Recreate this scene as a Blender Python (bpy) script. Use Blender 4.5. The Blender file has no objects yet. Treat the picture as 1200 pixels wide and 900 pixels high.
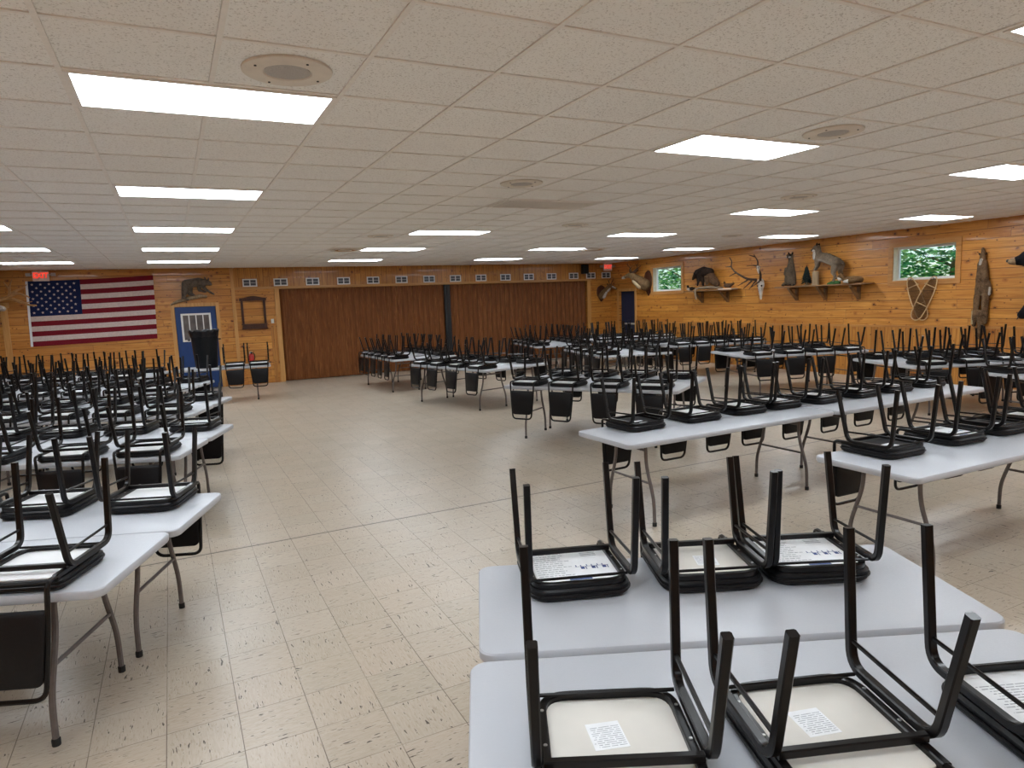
import bpy, bmesh, math, random
from mathutils import Vector, Matrix, noise
random.seed(7)
C = bpy.context.scene.collection
PI = math.pi
CEIL = 3.006
FAR = 18.71
RIGHT = 13.18
LEFT = -5.2
BACK = -4.0
TOP = 0.735

# ------------------------------------------------------------------ materials
class NT:
    def __init__(s, name):
        s.m = bpy.data.materials.new(name); s.m.use_nodes = True
        s.t = s.m.node_tree; s.t.nodes.clear()
        s.out = s.t.nodes.new('ShaderNodeOutputMaterial')
    def n(s, kind, **kw):
        nd = s.t.nodes.new(kind)
        for k, v in kw.items(): setattr(nd, k, v)
        return nd
    def put(s, sock, v):
        if isinstance(v, bpy.types.NodeSocket): s.t.links.new(v, sock)
        elif v is not None:
            if isinstance(v, tuple) and len(v) == 3 and sock.type == 'RGBA': v = v + (1,)
            sock.default_value = v
    def math(s, op, a, b=None, c=None, clamp=False):
        nd = s.n('ShaderNodeMath', operation=op, use_clamp=clamp)
        s.put(nd.inputs[0], a); s.put(nd.inputs[1], b)
        if c is not None: s.put(nd.inputs[2], c)
        return nd.outputs[0]
    def coord(s):
        tc = s.n('ShaderNodeTexCoord'); sx = s.n('ShaderNodeSeparateXYZ')
        s.t.links.new(tc.outputs['Object'], sx.inputs[0])
        return tc.outputs['Object'], sx.outputs[0], sx.outputs[1], sx.outputs[2]
    def xyz(s, x, y, z=0.0):
        nd = s.n('ShaderNodeCombineXYZ')
        s.put(nd.inputs[0], x); s.put(nd.inputs[1], y); s.put(nd.inputs[2], z)
        return nd.outputs[0]
    def noise(s, vec, scale=5.0, detail=2.0, rough=.5, dist=0.0):
        nd = s.n('ShaderNodeTexNoise')
        s.put(nd.inputs['Vector'], vec); s.put(nd.inputs['Scale'], scale); s.put(nd.inputs['Detail'], detail)
        s.put(nd.inputs['Roughness'], rough); s.put(nd.inputs['Distortion'], dist)
        return nd.outputs[0]
    def white(s, vec):
        nd = s.n('ShaderNodeTexWhiteNoise', noise_dimensions='3D'); s.put(nd.inputs['Vector'], vec)
        return nd.outputs[0]
    def voro(s, vec, scale=5.0, rnd=1.0):
        nd = s.n('ShaderNodeTexVoronoi'); s.put(nd.inputs['Vector'], vec); s.put(nd.inputs['Scale'], scale)
        s.put(nd.inputs['Randomness'], rnd)
        return nd.outputs['Distance']
    def ramp(s, f, stops):
        nd = s.n('ShaderNodeValToRGB'); cr = nd.color_ramp
        while len(cr.elements) < len(stops): cr.elements.new(0.5)
        for e, (p, c) in zip(cr.elements, stops):
            e.position = p; e.color = c + (1,) if len(c) == 3 else c
        s.put(nd.inputs[0], f)
        return nd.outputs[0]
    def step(s, f, lo, hi, a=0.0, b=1.0):
        nd = s.n('ShaderNodeMapRange', clamp=True)
        s.put(nd.inputs[0], f)
        for i, v in enumerate((lo, hi, a, b)): nd.inputs[i + 1].default_value = v
        return nd.outputs[0]
    def mix(s, f, a, b, mode='MIX'):
        nd = s.n('ShaderNodeMix', data_type='RGBA', blend_type=mode)
        s.put(nd.inputs[0], f); s.put(nd.inputs[6], a); s.put(nd.inputs[7], b)
        return nd.outputs[2]
    def bump(s, h, strength=.3, dist=.01):
        nd = s.n('ShaderNodeBump'); nd.inputs['Strength'].default_value = strength
        nd.inputs['Distance'].default_value = dist; s.put(nd.inputs['Height'], h)
        return nd.outputs[0]
    def bsdf(s, col, rough=.5, spec=.5, metal=0.0, normal=None, coat=0.0, em=None, es=0.0):
        b = s.n('ShaderNodeBsdfPrincipled')
        s.put(b.inputs['Base Color'], col); s.put(b.inputs['Roughness'], rough)
        s.put(b.inputs['Specular IOR Level'], spec); s.put(b.inputs['Metallic'], metal)
        s.put(b.inputs['Coat Weight'], coat)
        if normal is not None: s.put(b.inputs['Normal'], normal)
        if em is not None:
            s.put(b.inputs['Emission Color'], em); s.put(b.inputs['Emission Strength'], es)
        s.t.links.new(b.outputs[0], s.out.inputs[0])
        return s.m

def simple(name, col, rough=.5, spec=.5, metal=0.0, var=.12, scale=30.0, bump=0.0, coat=0.0, em=None, es=0.0):
    t = NT(name); v, x, y, z = t.coord()
    n = t.noise(v, scale, 3)
    dark = tuple(c * (1 - var) for c in col); lite = tuple(min(1, c * (1 + var)) for c in col)
    c = t.ramp(n, [(.3, dark), (.7, lite)])
    nm = t.bump(n, bump, .004) if bump else None
    return t.bsdf(c, rough, spec, metal, nm, coat, em, es)

def plank(name, along, across, pitch, tone=1.0, seed=0.0, sat=1.0):
    """knotty pine boards; along / across are axis indices"""
    t = NT(name); v, x, y, z = t.coord(); ax = (x, y, z)
    a, b = ax[along], ax[across]
    row = t.math('FLOOR', t.math('DIVIDE', b, pitch))
    fr = t.math('FRACT', t.math('DIVIDE', b, pitch))
    rr = t.white(t.xyz(row, 3.7 + seed, 1.0))
    al = t.math('ADD', a, t.math('MULTIPLY', rr, 3.1))
    seg = t.math('FLOOR', t.math('DIVIDE', al, 2.6)); sf = t.math('FRACT', t.math('DIVIDE', al, 2.6))
    bid = t.white(t.xyz(row, seg, 5.0 + seed))
    # grain
    gv = t.xyz(t.math('MULTIPLY', a, 1.3), t.math('MULTIPLY', b, 26.0), t.math('MULTIPLY', bid, 40.0))
    g = t.noise(gv, 1.0, 4, .6, 1.2)
    g2 = t.noise(t.xyz(t.math('MULTIPLY', a, .6), t.math('MULTIPLY', b, 5.0), t.math('MULTIPLY', bid, 17.0)), 1.0, 2, .5, .6)
    k = tone
    base = t.ramp(g, [(.28, (.38 * k, .135 * k, .020 * k)), (.5, (.66 * k, .29 * k, .052 * k)), (.75, (.83 * k, .43 * k, .10 * k))])
    base = t.mix(t.step(g2, .35, .75, 0, .5), base, (.42 * k, .155 * k, .03 * k))
    base = t.mix(t.step(bid, 0, 1, 0, .5), base, (.40 * k, .135 * k, .022 * k))
    # knots: stretched voronoi dots, clusters
    kv = t.xyz(t.math('MULTIPLY', a, .85), b, t.math('MULTIPLY', bid, 3.0))
    wob = t.noise(v, 22.0, 2)
    d = t.math('ADD', t.voro(kv, 4.8), t.math('MULTIPLY', t.math('SUBTRACT', wob, .5), .10))
    gate = t.noise(v, 1.4, 1)
    gate = t.step(gate, .34, .46)
    ring = t.math('MULTIPLY', t.step(d, .13, .27, 1, 0), gate)
    core = t.math('MULTIPLY', t.step(d, .075, .115, 1, 0), gate)
    base = t.mix(t.math('MULTIPLY', ring, .55), base, (.30 * k, .075 * k, .014 * k))
    base = t.mix(t.math('MULTIPLY', core, .9), base, (.055, .016, .008))
    d2 = t.voro(t.xyz(t.math('MULTIPLY', a, 1.0), t.math('MULTIPLY', b, 1.3), 4.0), 9.0)
    core2 = t.math('MULTIPLY', t.step(d2, .10, .17, 1, 0), t.step(t.noise(v, 1.9, 1), .40, .50))
    base = t.mix(t.math('MULTIPLY', core2, .85), base, (.09, .024, .01))
    edge = t.math('ABSOLUTE', t.math('SUBTRACT', fr, .5))
    groove = t.step(edge, .455, .49)
    joint = t.step(t.math('ABSOLUTE', t.math('SUBTRACT', sf, .5)), .4985, .4995)
    gj = t.math('MAXIMUM', groove, joint)
    col = t.mix(t.math('MULTIPLY', gj, .85), base, (.10, .035, .01))
    h = t.math('SUBTRACT', t.math('MULTIPLY', g, .12), gj)
    return t.bsdf(col, t.step(g, .2, .8, .30, .42), .5, 0, t.bump(h, .5, .004), .15)

def floor_mat():
    t = NT('vinyl_tile'); v, x, y, z = t.coord(); T = .3048
    ux = t.math('DIVIDE', t.math('SUBTRACT', x, .1237), T); uy = t.math('DIVIDE', t.math('SUBTRACT', y, 2.9707), T)
    ix, iy = t.math('FLOOR', ux), t.math('FLOOR', uy); fx, fy = t.math('FRACT', ux), t.math('FRACT', uy)
    par = t.math('FLOORED_MODULO', t.math('ADD', ix, iy), 2.0)
    par = t.step(par, .49, .51)
    r = t.white(t.xyz(ix, iy, 2.0)); off = t.math('MULTIPLY', r, 37.0)
    def streak(a, b, k, seed):
        return t.noise(t.xyz(t.math('MULTIPLY', a, 15.0), t.math('MULTIPLY', b, 78.0), t.math('ADD', off, seed)), k, 2.5, .55, .5)
    def both(k, seed):
        nd = t.n('ShaderNodeMix', data_type='FLOAT'); s1 = streak(x, y, k, seed); s2 = streak(y, x, k, seed)
        t.put(nd.inputs[0], par); t.put(nd.inputs[2], s1); t.put(nd.inputs[3], s2); return nd.outputs[0]
    s = both(1.0, 0.0); s2 = both(1.7, 9.0)
    base = t.mix(r, (.45, .39, .315), (.385, .33, .257))
    base = t.mix(t.step(t.white(t.xyz(ix, iy, 6.0)), 0, 1, 0, .45), base, (.485, .385, .30))
    blot = t.noise(v, .8, 3)
    base = t.mix(t.step(blot, .35, .7, 0, .45), base, (.45, .365, .27))
    base = t.mix(t.step(s, .38, .62, .0, .3), base, (.57, .51, .42))
    base = t.mix(t.step(s2, .585, .66, 0, .55), base, (.30, .225, .15))
    base = t.mix(t.step(s, .64, .68, 0, .95), base, (.05, .03, .018))
    ex = t.math('ABSOLUTE', t.math('SUBTRACT', fx, .5)); ey = t.math('ABSOLUTE', t.math('SUBTRACT', fy, .5))
    line = t.step(t.math('MAXIMUM', ex, t.math('SUBTRACT', ey, .0012)), .4915, .4965)
    keep = t.step(t.noise(v, 2.2, 2), .36, .52, .45, .95)
    base = t.mix(t.math('MULTIPLY', line, keep), base, (.10, .07, .045))
    for Y in (5.69, 15.9):
        seam = t.step(t.math('ABSOLUTE', t.math('SUBTRACT', y, Y)), .006, .011, 1, 0)
        base = t.mix(t.math('MULTIPLY', seam, .95 if Y < 6 else .4), base, (.02, .013, .01))
    rg = t.step(t.noise(v, 3.0, 4), .3, .7, .285, .36)
    h = t.noise(v, 5.0, 2)
    h = t.math('ADD', t.math('MULTIPLY', h, .35), t.math('MULTIPLY', line, -.05))
    h = t.math('ADD', h, t.math('MULTIPLY', t.white(t.xyz(ix, iy, 8.0)), .02))
    return t.bsdf(base, rg, .5, 0, t.bump(h, .25, .01))

def ceil_mat():
    t = NT('acoustic_tile'); v, x, y, z = t.coord()
    ux = t.math('FLOOR', t.math('DIVIDE', t.math('SUBTRACT', x, .2843), .6315)); uy = t.math('FLOOR', t.math('DIVIDE', t.math('SUBTRACT', y, 3.132), .6096))
    r = t.white(t.xyz(ux, uy, 1.0))
    base = t.mix(r, (.93, .925, .905), (.90, .895, .875))
    p = t.noise(v, 95.0, 3, .65)
    base = t.mix(t.step(p, .57, .63, 0, .7), base, (.42, .39, .36))
    base = t.mix(t.step(t.noise(v, .5, 2), .3, .7, 0, .3), base, (.92, .87, .80))
    return t.bsdf(base, .9, .15, 0, t.bump(p, -.3, .003))

def tabletop_mat():
    t = NT('table_plastic'); v, x, y, z = t.coord()
    n = t.noise(v, 160.0, 2); b = t.noise(v, 3.0, 2)
    c = t.mix(b, (.44, .455, .495), (.48, .495, .53))
    return t.bsdf(c, t.step(n, .3, .7, .30, .44), .45, 0, t.bump(n, .25, .0015))

def wood_dark(name, c1, c2, al=2, sc=30.0, rough=.45):
    t = NT(name); v, x, y, z = t.coord(); ax = [x, y, z]
    parts = [t.math('MULTIPLY', ax[i], 1.4 if i == al else sc) for i in range(3)]
    g = t.noise(t.xyz(*parts), 1.0, 4, .6, .8)
    c = t.ramp(g, [(.3, c1), (.7, c2)])
    return t.bsdf(c, rough, .4, 0, t.bump(g, .2, .003))

def fur(name, c1, c2, c3=None, scale=14.0, belly=None):
    t = NT(name); v, x, y, z = t.coord()
    n = t.noise(v, scale, 4, .7); f = t.noise(v, 90.0, 3, .7)
    c = t.ramp(n, [(.32, c1), (.68, c2)])
    if c3: c = t.mix(t.step(f, .55, .7, 0, .7), c, c3)
    if belly:
        g = t.n('ShaderNodeNewGeometry'); sp = t.n('ShaderNodeSeparateXYZ'); t.t.links.new(g.outputs['Normal'], sp.inputs[0])
        c = t.mix(t.step(sp.outputs[2], -.75, -.1, .8, 0), c, belly)
    return t.bsdf(c, .9, .15, 0, t.bump(f, .9, .012))

M = {}
M['pine_x'] = plank('pine_boards_far', 0, 2, .178, .92)
M['pine_y'] = plank('pine_boards_right', 1, 2, .178, 1.0, 2.0)
M['pine_v'] = plank('pine_boards_upright', 2, 0, .15, .80, 4.0)
M['pine_vy'] = plank('pine_boards_upright_side', 2, 1, .15, .9, 5.0)
M['trim'] = wood_dark('pine_trim', (.46, .22, .06), (.62, .34, .115), 2, 22)
M['trim_h'] = wood_dark('pine_trim_level', (.40, .19, .05), (.56, .30, .10), 0, 22)
M['trim_y'] = wood_dark('pine_trim_side', (.40, .17, .045), (.56, .27, .08), 1, 22)
M['floor'] = floor_mat(); M['ceil'] = ceil_mat()
M['grid'] = simple('ceiling_grid_paint', (.86, .82, .77), .5, .4, var=.04)
M['table'] = tabletop_mat()
M['legmetal'] = simple('table_leg_paint', (.145, .125, .12), .42, .5, .35, .1)
M['rubber'] = simple('rubber', (.02, .02, .02), .7, .3)
M['black_metal'] = simple('black_enamel', (.0045, .0035, .0035), .28, .28, 0, .2, 40)
M['vinyl'] = simple('black_vinyl', (.0055, .005, .006), .40, .28, 0, .25, 120, .25)
M['vinyl_pad'] = simple('black_vinyl_pad', (.005, .0045, .0055), .45, .26, 0, .2, 60, .15)
M['board'] = simple('white_board', (.74, .74, .75), .6, .3, 0, .06, 6)
M['board_cream'] = simple('cream_board', (.66, .63, .58), .6, .3, 0, .08, 4)
M['paper'] = simple('paper', (.80, .81, .83), .55, .3, 0, .05, 20)
M['ink'] = simple('grey_ink', (.36, .37, .40), .6, .2, 0, .3, 90)
M['blue_ink'] = simple('blue_ink', (.03, .06, .20), .6, .2, 0, .3, 90)
M['screw'] = simple('steel_screw', (.6, .6, .6), .3, .5, .9)
M['dustcover'] = simple('black_dust_cover', (.016, .015, .016), .75, .25, 0, .2, 80)
M['white_paint'] = simple('white_paint', (.72, .72, .70), .4, .5, 0, .03)
M['vent_dark'] = simple('vent_dark', (.07, .075, .085), .5, .4)
M['grey'] = simple('grey_plastic', (.44, .42, .39), .5, .4, 0, .05)
M['greyd'] = simple('speaker_mesh', (.46, .43, .40), .6, .3, 0, .25, 220)
M['spk_ring'] = simple('speaker_ring', (.74, .67, .58), .5, .4, 0, .06, 10)
M['black'] = simple('black_plastic', (.012, .012, .013), .5, .4)
M['bag'] = simple('black_bin_liner', (.006, .006, .008), .28, .4, 0, .3, 12, .6)
M['bin'] = simple('black_bin_plastic', (.005, .006, .008), .5, .25, 0, .2, 14)
M['navy_door'] = simple('blue_door_paint', (.010, .040, .155), .45, .4, 0, .06, 8)
M['navy_door2'] = simple('navy_door_paint', (.008, .018, .055), .5, .4, 0, .06, 8)
M['brass'] = simple('brass', (.6, .42, .15), .3, .5, .9)
M['pane_grey'] = simple('dim_pane', (.13, .115, .11), .15, .5, 0, .25, 4)
M['flag_red'] = simple('flag_red', (.17, .009, .018), .85, .2, 0, .12, 60, .1)
M['flag_white'] = simple('flag_white', (.56, .46, .42), .85, .2, 0, .10, 30, .1)
M['flag_blue'] = simple('flag_blue', (.008, .014, .058), .85, .2, 0, .12, 60, .1)
M['frame_wood'] = wood_dark('walnut_frame', (.035, .010, .005), (.075, .022, .010), 2, 30)
M['exit_red'] = simple('exit_red', (.7, .05, .03), .5, .3, em=(1, .06, .03), es=.8)
M['exit_face'] = simple('exit_face', (.62, .55, .50), .5, .3, em=(1, .5, .4), es=.03)
M['red_can'] = simple('extinguisher_red', (.45, .02, .015), .35, .5)
M['bone'] = simple('bleached_bone', (.62, .58, .52), .7, .3, 0, .2, 14, .3)
M['antler'] = simple('dark_antler', (.052, .026, .016), .6, .4, 0, .35, 14, .3)
M['antler_tan'] = simple('tan_antler', (.42, .22, .08), .55, .4, 0, .3, 9, .3)
M['plaque'] = wood_dark('plaque_wood', (.05, .014, .007), (.09, .03, .014), 2, 25)
M['shelf'] = wood_dark('shelf_wood', (.17, .085, .035), (.27, .145, .06), 1, 25)
M['shelf_pale'] = wood_dark('driftwood', (.20, .145, .09), (.34, .26, .18), 1, 14)
M['bark'] = wood_dark('stump_bark', (.20, .13, .07), (.34, .24, .14), 2, 30, .8)
M['stumptop'] = simple('stump_top', (.66, .50, .32), .7, .3)
M['moss'] = simple('green_moss', (.035, .10, .03), .9, .2, 0, .5, 40, .8)
M['fir'] = simple('dark_fir', (.012, .018, .016), .9, .2, 0, .5, 40, .4)
M['fur_lynx'] = fur('bobcat_fur', (.085, .06, .04), (.17, .125, .085), (.26, .20, .145), belly=(.38, .32, .25))
M['fur_lynx2'] = fur('bobcat_fur_dark', (.075, .058, .046), (.17, .135, .105), (.26, .21, .17))
M['fur_fox'] = fur('fox_fur', (.10, .05, .02), (.20, .115, .05))
M['fur_white'] = fur('white_fur', (.38, .33, .27), (.55, .50, .44))
M['fur_otter'] = fur('raccoon_fur', (.07, .05, .032), (.16, .115, .075), (.22, .17, .12))
M['fur_dark'] = fur('dark_fur', (.014, .010, .009), (.045, .026, .016))
M['fur_brown'] = fur('brown_fur', (.05, .025, .012), (.12, .065, .035), (.24, .15, .08))
M['fur_tan'] = fur('deer_fur', (.11, .06, .026), (.20, .12, .055), (.30, .21, .12))
M['fur_pale'] = fur('pale_neck_fur', (.40, .29, .16), (.52, .41, .26))
M['fur_bear'] = fur('bear_fur', (.004, .004, .005), (.013, .012, .014))
M['fur_pelt'] = fur('coyote_fur', (.05, .026, .013), (.23, .135, .070), (.38, .27, .16), 6)
M['nose'] = simple('dark_nose', (.01, .008, .008), .3, .5)
M['eye'] = simple('glass_eye', (.02, .012, .004), .08, .8)
M['muzzle'] = fur('bear_muzzle', (.22, .14, .075), (.34, .23, .13))
M['rawhide'] = simple('rawhide_lacing', (.16, .08, .03), .7, .3, 0, .2, 60)
M['ash'] = wood_dark('bent_ash', (.50, .31, .13), (.70, .48, .24), 2, 20)
M['leaf'] = None
def leaf_mat():
    t = NT('sunlit_leaf'); v, x, y, z = t.coord()
    n = t.noise(v, 3.5, 3); c = t.ramp(n, [(.3, (.02, .11, .03)), (.45, (.08, .32, .14)), (.56, (.24, .55, .14)), (.68, (.62, .80, .28))])
    d = t.n('ShaderNodeBsdfDiffuse'); tr = t.n('ShaderNodeBsdfTranslucent'); mx = t.n('ShaderNodeMixShader')
    t.put(d.inputs[0], c); t.put(tr.inputs[0], c); mx.inputs[0].default_value = .4
    t.t.links.new(d.outputs[0], mx.inputs[1]); t.t.links.new(tr.outputs[0], mx.inputs[2]); t.t.links.new(mx.outputs[0], t.out.inputs[0])
    return t.m
M['leaf'] = leaf_mat()
def glass_mat():
    t = NT('window_glass'); tr = t.n('ShaderNodeBsdfTransparent'); g = t.n('ShaderNodeBsdfGlossy'); g.inputs['Roughness'].default_value = .03
    n = t.noise(t.coord()[0], 2.0, 1)
    f = t.step(n, 0, 1, .05, .09); mx = t.n('ShaderNodeMixShader'); t.put(mx.inputs[0], f)
    tr.inputs[0].default_value = (.85, .97, 1, 1)
    t.t.links.new(tr.outputs[0], mx.inputs[1]); t.t.links.new(g.outputs[0], mx.inputs[2]); t.t.links.new(mx.outputs[0], t.out.inputs[0])
    return t.m
M['glass'] = glass_mat()
def light_mat():
    t = NT('lit_diffuser'); v, x, y, z = t.coord()
    w = t.math('ABSOLUTE', t.math('SINE', t.math('MULTIPLY', y, 11.0)))
    e = t.n('ShaderNodeEmission'); t.put(e.inputs[0], (.87, .94, 1.0)); t.put(e.inputs[1], t.step(w, 0, 1, 16.0, 19.0))
    t.t.links.new(e.outputs[0], t.out.inputs[0]); return t.m
M['light'] = light_mat()
def partition_mat():
    t = NT('partition_woodgrain'); v, x, y, z = t.coord()
    g = t.noise(t.xyz(t.math('MULTIPLY', x, 26.0), y, t.math('MULTIPLY', z, 1.6)), 1.0, 4, .65, 1.5)
    pn = t.white(t.xyz(t.math('FLOOR', t.math('DIVIDE', x, .078)), 1.0, 1.0))
    c = t.ramp(g, [(.3, (.115, .036, .011)), (.55, (.215, .078, .024)), (.8, (.39, .175, .06))])
    c = t.mix(t.step(pn, 0, 1, 0, .35), c, (.14, .045, .013))
    return t.bsdf(c, .5, .2, 0, t.bump(g, .15, .003))
M['partition'] = partition_mat()

# ------------------------------------------------------------------ mesh helpers
def mk(name, bm, mats, parent=None, smooth=False, loc=None, mat4=None):
    me = bpy.data.meshes.new(name); bm.normal_update(); bm.to_mesh(me); bm.free()
    for m in (mats if isinstance(mats, (list, tuple)) else [mats]): me.materials.append(M[m] if isinstance(m, str) else m)
    if smooth:
        for p in me.polygons: p.use_smooth = True
        try: me.set_sharp_from_angle(angle=math.radians(40))
        except Exception: pass
    o = bpy.data.objects.new(name, me); C.objects.link(o)
    if parent: o.parent = parent
    if loc: o.location = loc
    if mat4 is not None: o.matrix_basis = mat4
    return o
def mesh_of(name, bm, mats, smooth=True):
    me = bpy.data.meshes.new(name); bm.normal_update(); bm.to_mesh(me); bm.free()
    for m in (mats if isinstance(mats, (list, tuple)) else [mats]): me.materials.append(M[m])
    if smooth:
        for p in me.polygons: p.use_smooth = True
        me.set_sharp_from_angle(angle=math.radians(35))
    return me
def tag(o, label, cat, group=None):
    o['label'] = label; o['category'] = cat
    if group: o['group'] = group
    return o
def struct(o):
    o['kind'] = 'structure'; return o
def empty(name, label, cat, loc=(0, 0, 0), rz=0.0, group=None):
    o = bpy.data.objects.new(name, None); C.objects.link(o); o.location = loc; o.rotation_euler = (0, 0, rz)
    o.empty_display_size = .1
    return tag(o, label, cat, group)
def box(bm, x0, x1, y0, y1, z0, z1, mi=0, bev=0.0):
    vs = [bm.verts.new((x, y, z)) for x in (x0, x1) for y in (y0, y1) for z in (z0, z1)]
    fs = []
    for f in ((0, 1, 3, 2), (4, 6, 7, 5), (0, 4, 5, 1), (2, 3, 7, 6), (0, 2, 6, 4), (1, 5, 7, 3)):
        fc = bm.faces.new([vs[i] for i in f]); fc.material_index = mi; fs.append(fc)
    if bev:
        es = list({e for f in fs for e in f.edges})
        r = bmesh.ops.bevel(bm, geom=es, offset=bev, segments=2, affect='EDGES', profile=.6)
        for f in r['faces']: f.material_index = mi
def B(*a, **k):
    bm = bmesh.new(); box(bm, *a, **k); return bm
def fillet(pts, r, n=5, closed=False):
    P = [Vector(p) for p in pts]; out = []
    N = len(P)
    for i, p in enumerate(P):
        if not closed and i in (0, N - 1): out.append(p); continue
        a, b = P[i - 1], P[(i + 1) % N]
        rr = r[i] if isinstance(r, (list, tuple)) else r
        d1, d2 = (a - p), (b - p); k = min(rr, d1.length * .48, d2.length * .48)
        s, e = p + d1.normalized() * k, p + d2.normalized() * k
        for j in range(n + 1):
            t = j / n; out.append(s * (1 - t) ** 2 + p * 2 * t * (1 - t) + e * t * t)
    return out
def sweep(bm, pts, rad, sides=8, closed=False, square=False, caps=True, mi=0, up=None):
    P = [Vector(p) for p in pts]; N = len(P)
    if not isinstance(rad, (list, tuple)): rad = [rad] * N
    rings = []; nrm = None
    for i in range(N):
        if closed: t = (P[(i + 1) % N] - P[i - 1])
        else: t = P[min(i + 1, N - 1)] - P[max(i - 1, 0)]
        t.normalize()
        if up is not None: nrm = Vector(up)
        elif nrm is None:
            nrm = Vector((0, 0, 1)) if abs(t.z) < .9 else Vector((0, 1, 0))
        nrm = (nrm - t * nrm.dot(t))
        if nrm.length < 1e-4: nrm = t.orthogonal()
        nrm.normalize(); bi = t.cross(nrm)
        ring = []
        if square:
            r = rad[i]; c = .28
            cs = [(r, r * (1 - c)), (r * (1 - c), r), (-r * (1 - c), r), (-r, r * (1 - c)), (-r, -r * (1 - c)), (-r * (1 - c), -r), (r * (1 - c), -r), (r, -r * (1 - c))]
        else:
            cs = [(rad[i] * math.cos(2 * PI * k / sides), rad[i] * math.sin(2 * PI * k / sides)) for k in range(sides)]
        for a, b in cs: ring.append(bm.verts.new(P[i] + nrm * a + bi * b))
        rings.append(ring)
    m = len(rings[0]); rng = range(N if closed else N - 1)
    for i in rng:
        A, Bq = rings[i], rings[(i + 1) % N]
        for k in range(m):
            try: f = bm.faces.new((A[k], A[(k + 1) % m], Bq[(k + 1) % m], Bq[k])); f.material_index = mi
            except ValueError: pass
    if caps and not closed:
        for r_ in (rings[0][::-1], rings[-1]):
            try: f = bm.faces.new(r_); f.material_index = mi
            except ValueError: pass
def rrect(hx, y0, y1, rf, rb, n=6, hx2=None):
    """rounded rectangle outline, front at y0 radius rf, back at y1 radius rb"""
    hx2 = hx if hx2 is None else hx2
    pts = []
    for (cx, cy, r, a0) in ((hx2 - rb, y1 - rb, rb, 0), (-hx2 + rb, y1 - rb, rb, 90), (-hx + rf, y0 + rf, rf, 180), (hx - rf, y0 + rf, rf, 270)):
        for k in range(n + 1):
            a = math.radians(a0 + 90 * k / n); pts.append((cx + r * math.cos(a), cy + r * math.sin(a)))
    return pts
def loft(bm, rings, mi=0, cap=True):
    R = [[bm.verts.new(p) for p in r] for r in rings]
    n = len(R[0])
    for a, b in zip(R, R[1:]):
        for k in range(n):
            f = bm.faces.new((a[k], a[(k + 1) % n], b[(k + 1) % n], b[k])); f.material_index = mi
    if cap:
        f = bm.faces.new(R[0][::-1]); f.material_index = mi; f = bm.faces.new(R[-1]); f.material_index = mi
def lathe(bm, prof, c=(0, 0, 0), n=24, mi=0):
    loft(bm, [[(c[0] + r * math.cos(2 * PI * k / n), c[1] + r * math.sin(2 * PI * k / n), c[2] + z) for k in range(n)] for r, z in prof], mi)
def blob(name, caps_, mat, parent=None, vox=.014, smooth_it=3):
    """continuous body from tapering capsules: (p0, r0, p1, r1)"""
    bm = bmesh.new()
    for (p0, r0, p1, r1) in caps_:
        a, b = Vector(p0), Vector(p1); L = (b - a).length; n = max(2, int(L / (.35 * min(r0, r1))) + 1)
        n = min(n, 14)
        for i in range(n + 1):
            t = i / n; bmesh.ops.create_icosphere(bm, subdivisions=2, radius=r0 + (r1 - r0) * t, matrix=Matrix.Translation(a.lerp(b, t)))
    me = bpy.data.meshes.new(name); bm.to_mesh(me); bm.free()
    o = bpy.data.objects.new(name, me); C.objects.link(o)
    md = o.modifiers.new('r', 'REMESH'); md.mode = 'VOXEL'; md.voxel_size = vox; md.use_smooth_shade = True
    ms = o.modifiers.new('s', 'SMOOTH'); ms.iterations = smooth_it; ms.factor = .5
    dg = bpy.context.evaluated_depsgraph_get(); me2 = bpy.data.meshes.new_from_object(o.evaluated_get(dg))
    o.modifiers.clear(); o.data = me2; bpy.data.meshes.remove(me); me2.materials.clear(); me2.materials.append(M[mat])
    for p in me2.polygons: p.use_smooth = True
    if parent: o.parent = parent
    return o
def flat(o, axis, lim):
    for v in o.data.vertices:
        if v.co[axis] > lim: v.co[axis] = lim
    return o
def text_mesh(name, body, size, mat, parent, mtx, ext=.004, wide=1.0, bold=.0):
    cu = bpy.data.curves.new(name, 'FONT'); cu.body = body; cu.size = size; cu.extrude = ext; cu.align_x = 'CENTER'; cu.align_y = 'CENTER'
    cu.offset = bold; cu.resolution_u = 3
    o = bpy.data.objects.new(name, cu); C.objects.link(o)
    dg = bpy.context.evaluated_depsgraph_get(); me = bpy.data.meshes.new_from_object(o.evaluated_get(dg))
    bpy.data.objects.remove(o); bpy.data.curves.remove(cu)
    me.materials.clear(); me.materials.append(M[mat])
    o = bpy.data.objects.new(name, me); C.objects.link(o); o.parent = parent
    o.matrix_basis = mtx @ Matrix.Diagonal((wide, 1, 1, 1))
    return o

# ------------------------------------------------------------------ setting
def walled(bm, axis, c0, c1, lo, hi, holes):
    """wall slab (axis 0: runs along x at y c0..c1; axis 1: runs along y at x c0..c1) with holes (a0,a1,z0,z1)"""
    xs = sorted({lo, hi} | {h[0] for h in holes} | {h[1] for h in holes})
    for a, b in zip(xs, xs[1:]):
        cut = sorted([(h[2], h[3]) for h in holes if h[0] <= a + 1e-6 and h[1] >= b - 1e-6])
        z = 0.0
        for (z0, z1) in cut + [(CEIL + .02, CEIL + .02)]:
            if z0 > z + 1e-6:
                if axis == 0: box(bm, a, b, c0, c1, z, z0)
                else: box(bm, c0, c1, a, b, z, z0)
            z = max(z, z1)
bm = B(LEFT - .2, RIGHT + .2, BACK - .2, FAR + .4, -.1, 0); struct(mk('floor', bm, 'floor'))
bm = B(LEFT - .2, RIGHT + .2, BACK - .2, FAR + .4, CEIL + .008, CEIL + .12); struct(mk('ceiling', bm, 'ceil'))
GX, GY, PX, PY = .2843, 3.132, .6315, .6096
bm = bmesh.new()
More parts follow.
